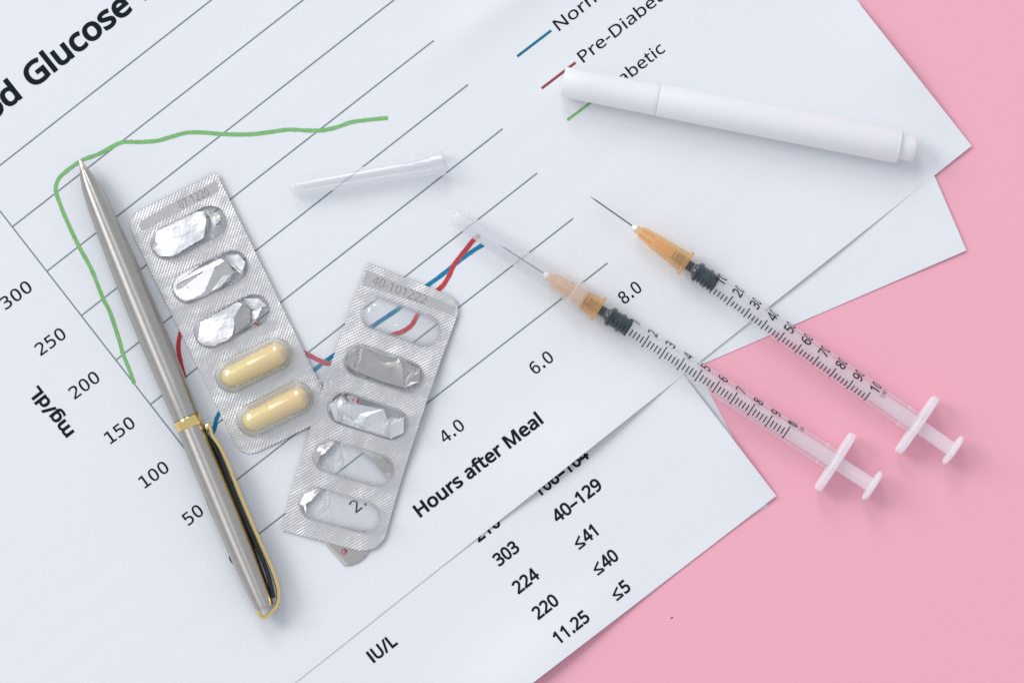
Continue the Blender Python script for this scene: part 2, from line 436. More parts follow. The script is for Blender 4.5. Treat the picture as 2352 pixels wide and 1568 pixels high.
    'o': (847, ['772,377 766,288 747,211 717,144 677,88 627,44 567,12 498,-8 422,-14 350,-8 284,12 225,44 175,88 134,144 103,211 84,288 77,377 88,492 119,588 170,664 239,719 325,753 426,765 522,753 606,719 675,664 728,588 761,492','204,377 210,294 228,223 257,166 300,123 355,97 424,88 493,97 549,123 592,166 621,223 638,294 644,377 638,460 620,529 591,585 548,627 493,652 423,661 324,642 256,585 217,495']),
    'r': (578, ['469,765 491,764 515,763 538,760 557,756 542,643 523,647 502,650 481,652 461,653 418,648 378,634 341,613 308,583 281,547 260,504 247,455 242,401 242,0 119,0 119,751 220,751 234,613 266,654 297,690 333,721 374,744 419,760']),
    's': (671, ['608,207 599,140 571,85 527,42 468,11 394,-8 308,-14 235,-11 173,-1 120,14 73,34 73,146 122,124 181,104 246,90 311,85 392,93 447,116 478,151 489,196 485,223 473,246 452,269 418,291 370,315 304,342 236,370 179,398 133,429 99,465 78,510 71,566 91,650 149,713 239,752 353,765 419,761 481,751 539,735 592,714 550,616 502,634 451,650 398,660 345,664 278,658 229,639 199,610 189,573 194,544 207,520 232,499 268,478 318,456 382,430 449,403 504,375 549,344 581,307 601,262']),
    't': (505, ['370,87 398,88 427,92 454,97 475,102 475,8 451,-1 419,-8 383,-12 349,-14 292,-9 240,6 195,34 160,77 137,138 129,218 129,655 22,655 22,714 130,763 179,923 252,923 252,751 469,751 469,655 252,655 252,221 260,162 285,120 323,95']),
    'u': (865, ['746,751 746,0 646,0 627,99 595,64 560,35 521,13 478,-2 432,-11 384,-14 301,-7 233,15 180,51 141,104 118,173 111,259 111,751 235,751 235,268 245,189 276,133 328,99 402,88 477,96 534,120 576,159 603,212 618,280 623,360 623,751']),
    'v': (711, ['284,0 0,751 132,751 291,308 303,276 315,239 327,203 338,167 346,136 352,109 364,136 373,168 384,204 397,241 409,277 420,308 580,751 711,751 426,0']),
    '–': (700, ['56,321 56,430 644,430 644,321']),
    '≤': (900, ['730,870 730,785 130,500 730,185 730,100 20,470 20,530','20,0 20,70 730,70 730,0']),
}
WIDE = {
    '0': (826, ['413,1018 553,985 655,887 716,724 737,499 716,274 655,112 553,13 413,-19 272,13 171,112 110,274 89,499 110,724 171,887 272,985','413,911 330,885 272,809 237,681 225,499 237,318 272,190 330,113 413,88 496,113 554,190 589,318 601,499 589,681 554,809 496,885']),
    '1': (826, ['181,114 391,114 391,878 165,827 165,950 390,1000 525,1000 525,114 733,114 733,0 181,0']),
    '2': (826, ['250,114 709,114 709,0 102,0 102,114 219,238 321,347 400,433 450,490 506,564 541,622 558,673 564,725 552,800 515,857 456,892 380,904 317,899 252,882 183,854 110,815 110,952 178,981 245,1001 312,1014 377,1018 509,999 613,940 680,850 703,735 695,671 673,607 634,539 576,465 530,413 467,344 377,248']),
    '3': (826, ['520,535 607,499 670,442 710,367 723,276 700,153 630,59 519,0 373,-19 303,-16 232,-7 161,9 92,30 92,165 160,134 226,112 293,99 358,94 457,107 529,145 574,206 589,289 574,367 529,428 459,466 368,479 265,479 265,590 368,590 451,600 513,631 552,680 565,745 553,813 517,863 458,894 378,904 318,901 255,891 190,874 122,851 122,975 199,994 266,1007 326,1015 378,1018 510,1000 612,945 677,859 699,750 688,675 653,613 597,566']),
    '4': (826, ['492,877 177,348 492,348','470,1000 627,1000 627,348 760,348 760,238 627,238 627,0 492,0 492,238 68,238 68,366']),
    '5': (826, ['139,1000 645,1000 645,886 262,886 262,640 291,650 320,656 349,660 378,661 518,638 625,569 693,461 716,321 692,180 621,72 508,3 360,-19 283,-17 214,-9 151,5 96,23 96,161 158,132 220,111 283,99 347,94 446,109 519,153 565,225 580,321 564,416 517,488 442,532 343,547 289,544 237,535 187,519 139,498']),
    '6': (826, ['664,978 664,853 620,875 574,891 525,901 475,904 362,880 280,807 230,688 214,522 252,582 303,625 364,652 433,661 562,639 657,572 717,465 737,321 716,177 655,70 557,3 425,-19 274,12 170,105 109,266 89,499 113,722 187,885 306,985 469,1018 518,1015 568,1008 617,995','423,555 345,540 287,493 249,419 237,321 249,223 287,149 345,102 423,86 501,101 558,146 592,219 603,321 592,423 558,496 501,541']),
    '7': (826, ['93,1000 723,1000 723,942 365,0 224,0 572,886 93,886']),
    '8': (826, ['413,475 332,462 273,424 236,363 224,281 236,199 274,138 333,99 413,86 493,99 553,137 590,198 602,281 590,363 552,424 492,462','295,531 218,563 160,614 123,680 111,759 131,866 192,948 288,1001 413,1018 538,1001 634,948 694,866 715,759 703,680 666,614 608,563 531,531 620,498 685,442 725,365 738,269 717,148 652,57 549,0 413,-19 277,0 174,57 109,147 88,267 101,364 141,442 206,498','246,746 257,675 289,624 341,592 413,581 485,592 537,624 569,675 580,746 569,818 538,871 485,903 413,914 341,903 289,870 257,818']),
    '9': (826, ['399,443 476,459 535,506 572,580 584,678 572,776 535,850 476,897 399,912 320,897 264,853 230,780 218,678 230,576 264,502 320,458','158,21 158,145 202,123 248,108 296,98 347,94 460,119 542,191 591,311 608,476 570,417 519,373 458,347 388,338 260,360 164,427 105,534 85,679 105,822 166,929 265,996 397,1018 547,987 652,893 712,732 733,499 708,276 635,114 516,14 352,-19 303,-17 254,-9 205,4']),
    '.': (470, ['150,204 318,204 318,0 150,0']),
}
CAP = 1.0
_tc = {}


def offset_loop(p, d):
    """Move a closed outline sideways by d (to the left of its direction)."""
    n = len(p)
    out = []
    for i in range(n):
        a, b, c = p[i - 1], p[i], p[(i + 1) % n]
        e1 = Vector((b[0] - a[0], b[1] - a[1])).normalized()
        e2 = Vector((c[0] - b[0], c[1] - b[1])).normalized()
        m = Vector((-e1.y - e2.y, e1.x + e2.x))
        if m.length < 1e-6:
            m = Vector((-e1.y, e1.x))
        m.normalize()
        k = max(0.5, m.dot(Vector((-e1.y, e1.x))))
        out.append((b[0] + m.x * d / k, b[1] + m.y * d / k))
    return out


def glyphs(s, weight=0.0, face=None):
    """Verts and faces of a line of lettering, capital height 1."""
    face = face or SANS
    key = (s, weight, id(face))
    if key in _tc:
        return _tc[key]
    V, F, x = [], [], 0.0
    for ch in s:
        if ch == ' ':
            x += 0.37
            continue
        adv, loops = face[ch]
        L = []
        for l in loops:
            L.append([tuple(float(q) / 1000 for q in p.split(',')) for p in l.split()])

        def area(p):
            return sum(p[i - 1][0] * p[i][1] - p[i][0] * p[i - 1][1] for i in range(len(p)))
        sign = 1 if area(max(L, key=lambda p: abs(area(p)))) < 0 else -1
        if weight:
            L = [offset_loop(p, weight * sign) for p in L]
        vs2, es2 = [], []
        for p in L:
            n = len(vs2)
            vs2 += [Vector(q) for q in p]
            es2 += [(n + i, n + (i + 1) % len(p)) for i in range(len(p))]
        rv, re, rf, *_ = delaunay_2d_cdt(vs2, es2, [], 1, 1e-5)

        def inside(q):
            w = 0
            for p in L:
                for i in range(len(p)):
                    (x1, y1), (x2, y2) = p[i - 1], p[i]
                    if (y1 > q[1]) != (y2 > q[1]) and q[0] < x1 + (q[1] - y1) * (x2 - x1) / (y2 - y1):
                        w += 1 if y2 > y1 else -1
            return w != 0
        n = len(V)
        V += [(q.x + x, q.y) for q in rv]
        for t in rf:
            a, b, c = (rv[i] for i in t)
            if not inside(((a.x + b.x + c.x) / 3, (a.y + b.y + c.y) / 3)):
                continue
            if (b.x - a.x) * (c.y - a.y) - (b.y - a.y) * (c.x - a.x) < 0:
                t = (t[0], t[2], t[1])
            F.append(tuple(n + i for i in t))
        x += adv / 1000
    _tc[key] = (V, F)
    return _tc[key]


def width_of(s, weight=0.0, face=None):
    xs = [v[0] for v in glyphs(s, weight, face)[0]]
    return max(xs) - min(xs)


def text_px(s, start, end, cap, weight=0.0, prefix=None, face=None):
    """Lettering laid from plan point start; its width (or that of prefix) reaches end. Returns px verts, faces."""
    vs, fs = glyphs(s, weight, face)
    d = Vector((end[0] - start[0], end[1] - start[1]))
    ln = d.length
    d.normalize()
    up = Vector((d.y, -d.x))
    x0 = min(v[0] for v in vs)
    sx = ln / width_of(prefix or s, weight, face)
    out = []
    for (x, y) in vs:
        p = Vector(start) + d * ((x - x0) * sx) + up * (y * cap)
        out.append((p.x, p.y))
    return out, fs


def ribbon_px(pts, w, step=10.0, smooth=True, taper=0.0):
    """Strip of width w px along pts (Catmull-Rom)."""
    P = [Vector(p) for p in pts]
    path = []
    if smooth and len(P) > 2:
        Q = [P[0] * 2 - P[1]] + P + [P[-1] * 2 - P[-2]]
        for i in range(1, len(Q) - 2):
            n = max(2, int((Q[i + 1] - Q[i]).length / step))
            for k in range(n):
                t = k / n
                a, b, c, e = Q[i - 1], Q[i], Q[i + 1], Q[i + 2]
                path.append(0.5 * ((2 * b) + (c - a) * t + (2 * a - 5 * b + 4 * c - e) * t * t
                                   + (3 * b - a - 3 * c + e) * t ** 3))
        path.append(P[-1])
    else:
        for i in range(len(P) - 1):
            n = max(1, int((P[i + 1] - P[i]).length / step))
            for k in range(n):
                path.append(P[i].lerp(P[i + 1], k / n))
        path.append(P[-1])
    v, f = [], []
    for i, p in enumerate(path):
        a = path[max(0, i - 1)]
        b = path[min(len(path) - 1, i + 1)]
        t = (b - a).normalized()
        nrm = Vector((-t.y, t.x))
        ww = w * (1 + random.uniform(-.09, .09) * (w > 8))
        for s in (-0.5, 0.5):
            q = p + nrm * ww * s
            v.append((q.x, q.y))
    for i in range(len(path) - 1):
        f.append((2 * i, 2 * i + 1, 2 * i + 3, 2 * i + 2))
    return v, f


# ------------------------------------------------------------------ table
def box_table():
    s = 1.3
    v = [(-s, -s, -.02), (s, -s, -.02), (s, s, -.02), (-s, s, -.02), (-s, -s, 0), (s, -s, 0), (s, s, 0), (-s, s, 0)]
    f = [(0, 3, 2, 1), (4, 5, 6, 7), (0, 1, 5, 4), (1, 2, 6, 5), (2, 3, 7, 6), (3, 0, 4, 7)]
    return v, f


tv, tf = box_table()
tag(mobj('tabletop', tv, tf, M['pink'], smooth=False), 'plain pink tabletop under the papers', kind='structure')

top = bpy.data.objects['tabletop']
M['dust'] = plain('dark_dust', (0.10, 0.04, 0.05), 0.8)
for (dx, dy, r_, rz) in ((1543, 1418, .28, .6),):
    c_ = P3(dx, dy, .12)
    dv = []
    for j in range(8):
        an = 2 * math.pi * j / 8
        q_ = Vector((math.cos(an) * 1.6, math.sin(an) * .7))
        q_.rotate(Matrix.Rotation(rz, 2))
        dv.append(c_ + Vector((q_.x * r_ * MM, q_.y * r_ * MM, -.1 * MM)))
    dv.append(c_ + Vector((0, 0, .1 * MM)))
    mobj('dust_speck', dv, [(j, (j + 1) % 8, 8) for j in range(8)], M['dust'], top)


# ------------------------------------------------------------------ paper sheets
class Sheet:
    def __init__(self, corner, ang, wid, hei, base, lifts, label, group):
        """corner: lower right corner (px); ang: slope of the text line in degrees; sizes in mm;
        lifts: (px, py, height mm, sigma along the edge px, sigma across px)."""
        self.c = Vector(corner)
        self.ex = Vector((-math.cos(R(ang)), math.sin(R(ang))))     # along the bottom edge, to the left
        self.ey = Vector((-math.sin(R(ang)), -math.cos(R(ang))))    # up the sheet
        self.base, self.lifts = base, lifts
        self.phase = corner[0] * 0.013
        nx, ny = int(wid / 2.6), int(hei / 2.6)
        v, f = [], []
        self.o = P3(corner[0], corner[1], 0)
        for j in range(ny + 1):
            for i in range(nx + 1):
                p = self.c + self.ex * (wid * S * i / nx) + self.ey * (hei * S * j / ny)
                v.append(P3(p.x, p.y, self.z(p.x, p.y)) - self.o)
        for j in range(ny):
            for i in range(nx):
                a = j * (nx + 1) + i
                f.append((a, a + nx + 1, a + nx + 2, a + 1))
        v, f = thicken(v, f, 0.00009)
        self.ob = mobj('paper_sheet', v, f, M['paper'], angle=50)
        self.ob.location = self.o
        tag(self.ob, label, 'paper', group)

    def z(self, px, py):
        z = self.base
        for (lx, ly, h, s1, s2) in self.lifts:
            d = Vector((px - lx, py - ly))
            a, b = d.dot(self.ex), d.dot(self.ey)
            z += h * math.exp(-(a / s1) ** 2 - (b / s2) ** 2)
        z += 0.05 * math.sin(px * 0.011 + self.phase) * math.sin(py * 0.013 + self.phase * 2)
        u, v = px * 0.79 - py * 0.61, px * 0.61 + py * 0.79
        z += 0.055 * math.sin(v * 0.047 + 1.3 * math.sin(u * 0.0045 + self.phase)) * (0.5 + 0.5 * math.sin(u * 0.0061 + v * 0.0043 + self.phase))
        z += 0.035 * math.sin(v * 0.083 + 2.1 * math.sin(u * 0.006)) * (0.5 + 0.5 * math.sin(u * 0.0083 - v * 0.005 + 1.0))
        return z

    def print(self, name, vf, mat, label=None, dz=0.06):
        v, f = vf
        o = mobj(name, [P3(x, y, self.z(x, y) + dz) - self.o for (x, y) in v], f, mat, self.ob, smooth=False)
        if label:
            o['label'] = label
        return o


GP = 'white paper sheets spread on the pink table'
lower = Sheet((1763, 1162), 27.0, 297, 210, 0.10, [],
              'blank paper sheet showing only a thin sliver under the table-of-numbers sheet', GP)
side = Sheet((2220, 575), 23.3, 210, 297, 0.22, [(2190, 480, 0.5, 200, 200)],
             'blank paper sheet whose corner sticks out below the chart sheet over the pink', GP)
table_sheet = Sheet((1783, 1138), 37.5, 297, 210, 0.36,
                    [(1240, 1556, 2.6, 210, 120), (1690, 1000, 1.4, 90, 160)],
                    'paper sheet printed with a column of bold numbers, under the chart sheet', GP)
chart = Sheet((2232, 335), 38.4, 315, 212, 0.62,
              [(1330, 1052, 2.0, 190, 110), (2080, 130, 1.9, 110, 170), (1215, -40, 1.15, 260, 48),  # top-edge bulge is added: its slope stands in for an unseen object's shade
               (1880, 610, .5, 200, 120), (960, 380, .25, 260, 200)],
              'large paper sheet printed with a blood glucose line chart, topmost of the papers', GP)

# --- chart: axis, grid, curves
chart.print('axis_line', ribbon_px([(-60, 408), (0, 485), (583, 1234)], 3.1, smooth=False), M['gridink'])
AX = [(-49, 418)] + [(29.5 + 79.1 * i, 520 + 102 * i) for i in range(8)]
EN = [(486, 0), (712, -12), (917, -9), (996.4, 93.5), (1075, 194.7), (1154.3, 296.2), (1233.8, 397.8), (1316.2, 502),
      (1395.5, 604)]
for a, b in zip(AX, EN):
    chart.print('grid_line', ribbon_px([a, b], 3.1, smooth=False), M['gridink'])

GREEN = [(308, 880), (296, 846), (282, 812), (274, 782), (252.4, 717), (236.3, 685), (209.5, 618), (180, 564), (150.4, 500),
         (131.6, 451.5), (127.5, 432.7), (134.3, 411), (150.4, 395), (172, 378.7), (193.4, 366), (225.6, 354.5), (255, 338.4),
         (282, 326.8), (322, 326.3), (360, 323.6), (389.4, 315.6), (429.7, 305), (470, 304.8), (515.6, 308.5), (575, 308.6),
         (620, 303.5), (662.8, 298), (708.5, 300), (740.7, 299.4), (773, 292.7), (805, 281.5), (842.8, 276), (891, 271)]
RED = [(424, 868), (415, 831), (410, 790), (424, 745), (470, 712), (560, 725), (650, 785), (711, 816), (735, 828), (760, 834),
       (820, 815), (896.5, 771), (920.7, 763), (944.8, 747), (960, 722), (985, 690), (1006.6, 665), (1017.3, 655.6),
       (1030.8, 634), (1041.5, 610), (1055, 591), (1071, 572), (1087, 552), (1102, 541)]
BLUE = [(478, 1012), (492, 985), (500, 955), (530, 915), (590, 895), (660, 885), (700, 868), (724.6, 847), (748.8, 828),
        (767.6, 815), (810, 782), (858.9, 747), (891, 725.4), (915, 709), (950, 682), (982.4, 655), (1004, 639.5),
        (1030.8, 618.5), (1057.6, 596.5), (1085, 577), (1103, 565.6), (1112, 561)]
chart.print('chart_curve', ribbon_px(GREEN, 9.2, 5), M['green'], 'green curve', 0.075)
chart.print('chart_curve', ribbon_px(BLUE, 9.6, 5), M['blue'], 'blue curve', 0.09)
chart.print('chart_curve', ribbon_px(RED, 10.2, 5), M['red'], 'red curve', 0.105)
chart.print('legend_line', ribbon_px([(1188, 130), (1266, 70.5)], 6.0, smooth=False), M['blue2'], 'blue legend line')
chart.print('legend_line', ribbon_px([(1244, 203.5), (1322, 144)], 6.0, smooth=False), M['red2'], 'red legend line')
chart.print('legend_line', ribbon_px([(1303, 276), (1382, 217)], 6.0, smooth=False), M['green'], 'green legend line')

# --- chart lettering
BOLD, REG = 0.048, 0.010


def word(sheet, s, a, b, cap, w, prefix=None, face=None, name='printed_text'):
    sheet.print(name, text_px(s, a, b, cap, w, prefix, face), M['ink'])


G0, G1 = (76, 203.6), (306, 21.7)
word(chart, 'Glucose', G0, G1, 51, BOLD)
gs = math.dist(G0, G1) / width_of('Glucose', BOLD)
gd = Vector((0.784, -0.620))
bw = width_of('Blood', BOLD) * gs
be = Vector((51, 223))
word(chart, 'Blood', tuple(be - gd * bw), tuple(be), 51, BOLD)
le = Vector((332, 1))
word(chart, 'Level', tuple(le), tuple(le + gd * width_of('Level', BOLD) * gs), 51, BOLD)
for s, a, b in (('300', (13.4, 712), (76.5, 665)), ('250', (94, 817.4), (154.4, 773)),
                      ('200', (172, 917.3), (232, 872.5)), ('150', (253.8, 1020), (312.9, 977)),
                      ('100', (333, 1121.5), (390.8, 1079)), ('50', (433, 1207), (470, 1178)),
                      ('0', (539, 1301), (559, 1285)), ('2.0', (818, 1178), (865, 1141)),
                      ('4.0', (1022.7, 1019), (1069.6, 982.2)), ('6.0', (1229.4, 861), (1274, 825.9)),
                      ('8.0', (1434.1, 699.6), (1476.5, 666))):
    word(chart, s, a, b, 28.5, 0.010, face=WIDE, name='axis_label')
word(chart, 'mg/dL', (170.5, 992), (86.5, 884.5), 28.5, 0.055, name='axis_label')
word(chart, 'Hours after Meal', (965, 1187.6), (1249, 969.2), 29.5, 0.046, name='axis_label')


def legend(s, start, prefix, ln):
    e = Vector(start) + gd * ln
    word(chart, s, start, tuple(e), 27, REG, prefix)


legend('Normal', (1284.8, 72), 'Nor', 84)
legend('Pre-Diabetic', (1340.4, 145), 'Pre-Dia', 158)
sx = 98.6 / width_of('betic', REG)
ce = Vector((1529.2, 117.3))
word(chart, 'Diabetic', tuple(ce - gd * width_of('Diabetic', REG) * sx), tuple(ce), 27, REG)

# --- numbers sheet lettering
for s, a, b in (('106–164', (1237.8, 1141.6), (1355.7, 1048.4)), ('40–129', (1280.8, 1200.9), (1385.5, 1118.3)),
                ('210', (1099.2, 1245), (1152.2, 1203.2)), ('303', (1146.2, 1300.6), (1195.6, 1261.6)),
                ('224', (1190.6, 1363.8), (1241.5, 1323.6)), ('220', (1236.1, 1422.8), (1285.9, 1383.4)),
                ('11.25', (1283.4, 1479.5), (1356.9, 1421.4)), ('≤41', (1329.8, 1261.4), (1375.6, 1225.3)),
                ('≤40', (1372.9, 1320.5), (1423.1, 1280.8)), ('≤5', (1416.6, 1378.8), (1450.8, 1351.7)),
                ('IU/L', (857.8, 1521.4), (914.4, 1476.7))):
    word(table_sheet, s, a, b, 28.5, 0.044)

# ------------------------------------------------------------------ ballpoint pen
PZ = 0.75 + 4.1
pa, pb = P3(183, 367, PZ - 0.3), P3(609, 1394.7, PZ)
pen = thing('ballpoint_pen', pa, 'brushed steel ballpoint pen with gold ring and gold clip, lying by the left blister pack',
            'pen', mat3=frame_along(pa, pb))
q = 1 / S * (H - 5) / H           # seen a little nearer than the table, so a little smaller than its outline


def prof(pts):
    return [(x * q, r * q) for (x, r) in pts]


def part_lathe(name, pts, mat, parent, seg=48, **k):
    caps = k.pop('caps', (False, False))
    v, f = lathe(pts, seg, caps=caps)
    return mobj(name, v, f, mat, parent, **k)


part_lathe('tip', prof([(0, .3), (0.6, 2.2), (3, 2.8), (4, 3.4), (14, 6.6), (22, 9.2), (24, 9.2), (25, 8.2)]), M['tip'], pen)
part_lathe('lower_barrel', prof([(23.5, 8), (24, 9.4), (26, 10.3), (45, 16.5), (70, 22), (120, 26.2), (183, 29.2), (270, 32.2),
                                 (360, 33.6), (437, 33.8), (540, 32.8), (640, 31), (642, 30.2)]), M['steel'], pen, seg=64)
part_lathe('gold_ring', prof([(641, 29), (641.4, 31.1), (642.5, 31.8), (664, 32), (665.4, 31.2), (666, 29)]), M['gold'], pen, seg=64)
part_lathe('upper_barrel', prof([(665, 29.6), (666.5, 31.4), (760, 32.3), (880, 32.2), (980, 30.2), (1050, 27.2), (1090, 24.4),
                                 (1105, 23), (1111, 22), (1112.6, 20.8), (1112.8, 0.4)]), M['steel'], pen, seg=64)
part_lathe('seam_ring', prof([(639.8, 30.9), (640.2, 31.35), (641.2, 31.35), (641.6, 30.8)]), M['black'], pen, seg=64)


def sweep_strap(pts, hw, hz, zc, ref, mat, name, parent, taper=None):
    """Bar of rectangular section swept along plan points, rounded by bevel."""
    path = [Vector(p) for p in pts]
    Q = [path[0] * 2 - path[1]] + path + [path[-1] * 2 - path[-2]]
    c = []
    for i in range(1, len(Q) - 2):
        n = max(3, int((Q[i + 1] - Q[i]).length / 4))
        for k in range(n):
            t = k / n
            a, b, d, e = Q[i - 1], Q[i], Q[i + 1], Q[i + 2]
            c.append(0.5 * ((2 * b) + (d - a) * t + (2 * a - 5 * b + 4 * d - e) * t * t + (3 * b - a - 3 * d + e) * t ** 3))
    c.append(path[-1])
    inv = ref.matrix_world.inverted()
    sec = []
    ns = 12
    for k in range(ns):
        a = 2 * math.pi * k / ns
        ca, sa = math.cos(a), math.sin(a)
        sec.append((math.copysign(abs(ca) ** 0.6, ca), math.copysign(abs(sa) ** 0.6, sa)))
    v, f = [], []
    for i, p in enumerate(c):
        a, b = c[max(0, i - 1)], c[min(len(c) - 1, i + 1)]
        t = (b - a).normalized()
        nr = Vector((-t.y, t.x))
        s = i / (len(c) - 1)
        zz = zc(s) if callable(zc) else zc
        hh = hz(s) if callable(hz) else hz
        for (x, y) in sec:
            w = p + nr * hw * x
            v.append(inv @ P3(w.x, w.y, zz + hh * y))
    for i in range(len(c) - 1):
        for k in range(ns):
            m = (k + 1) % ns
            f.append((i * ns + k, i * ns + m, (i + 1) * ns + m, (i + 1) * ns + k))
    f.append(tuple(range(ns)))
    f.append(tuple(reversed(range((len(c) - 1) * ns, len(c) * ns))))
    return mobj(name, v, f, mat, parent)


bpy.context.view_layer.update()
clip = sweep_strap([(474.5, 984), (476, 976), (480, 976), (483.5, 988), (487, 1000), (497, 1014), (510, 1036), (526.4, 1073), (552, 1138), (591, 1230),
                    (623, 1302), (637, 1344), (640, 1372), (633.6, 1393), (616, 1412), (605.4, 1417.5), (598, 1413), (594, 1402), (593, 1396)],
                   5.0, lambda s: 1.8 - 0.4 * s, lambda s: PZ + 0.9 - 0.5 * s, pen, M['gold'], 'clip', pen)
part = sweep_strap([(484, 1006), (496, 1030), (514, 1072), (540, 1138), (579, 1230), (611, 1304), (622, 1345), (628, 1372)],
                   5.0, 0.9, PZ - 0.4, pen, M['black'], 'clip_gap_shade', clip)  # black strip standing in for the shade between clip and barrel
# ------------------------------------------------------------------ white capped pen
MZ = 0.8 + 4.9
ma, mb = P3(1292.6, 188, MZ - .3), P3(2060.8, 335, MZ)
mk = thing('marker_pen', ma, 'plain white capped pen lying across the chart legend', 'pen', mat3=frame_along(ma, mb))
part_lathe('pen_cap', prof([(0, 0.5), (0, 30), (0.8, 33.5), (3, 34.6), (60, 35.2), (205, 36.5), (208, 36.8), (219, 37), (221, 36.4),
                            (221.3, 33)]), M['white'], mk, seg=64)
part_lathe('pen_body', prof([(219, 33), (222.5, 34.4), (224, 36.6), (226, 37.2), (400, 38.4), (774, 40), (776.5, 39.6), (777, 38.6),
                             (779, 38.5), (779.5, 40), (784, 39.8), (786, 37.6), (786.5, 20)]), M['white'], mk, seg=64)
part_lathe('end_button', prof([(784, 25), (786, 29.2), (800, 29.8), (818, 30), (822, 28.2), (823.5, 24), (823.8, 0.5)]), M['white'],
           mk, seg=64)
part_lathe('cap_seam', prof([(220.8, 33.4), (221.2, 34.6), (222.4, 34.6), (222.8, 33.6)]), M['milky'], mk, seg=64)


# ------------------------------------------------------------------ needle cap
def cap_mesh():
    pr = [(-43.4, 0.25), (-43.4, 1.9), (-43.0, 2.25), (-42.2, 2.35), (-30, 2.5), (-14, 2.62), (-9.6, 2.68), (-9.2, 2.85), (-4.2, 2.95),
          (-3.9, 3.25), (-0.2, 3.35), (0, 3.1), (-0.1, 2.75), (-6, 2.6), (-14, 2.35), (-36, 2.05), (-41.5, 1.7), (-42, 0.25)]
    v, f = lathe(pr, 40)
    for k in range(8):                                  # grip ribs near the open end
        a = 2 * math.pi * k / 8
        n = len(v)
        for (x, r, h) in ((-9.2, 2.8, .01), (-8.6, 3.1, .22), (-4.4, 3.15, .22), (-4.0, 2.9, .01)):
            for s in (-1, 1):
                aa = a + s * h / 3
                v.append((x * MM, r * math.sin(aa) * MM, r * math.cos(aa) * MM))
        for i in range(3):
            f.append((n + 2 * i, n + 2 * i + 1, n + 2 * i + 3, n + 2 * i + 2))
    return v, f


ca, cb = P3(674, 432.7, 0.9 + 2.4), P3(1021, 372.6, 0.9 + 3.3)
bd = (cb - ca).normalized()
lc = thing('needle_cap', cb, 'loose frosted plastic needle cap lying on the chart above the blister packs', 'needle cap',
           mat3=frame_along(ca, cb))
cv, cf = cap_mesh()
mobj('cap_shell', cv, cf, M['cap'], lc)
part_lathe('collar', [(-3.6, 3.25), (-3.4, 3.55), (-.6, 3.6), (-.4, 3.3)], M['cap'], lc)


# ------------------------------------------------------------------ syringes
def wrap_text(s, x0, phi0, h, r, sq=1.0, weight=0.0):
    vs, fs = glyphs(s, weight)
    mnx = min(v[0] for v in vs)
    k = h / CAP
    out = []
    for (x, y) in vs:
        phi = phi0 + (x - mnx) * k * sq / r
        out.append(((x0 - y * k) * MM, r * math.sin(phi) * MM, r * math.cos(phi) * MM))
    return out, fs


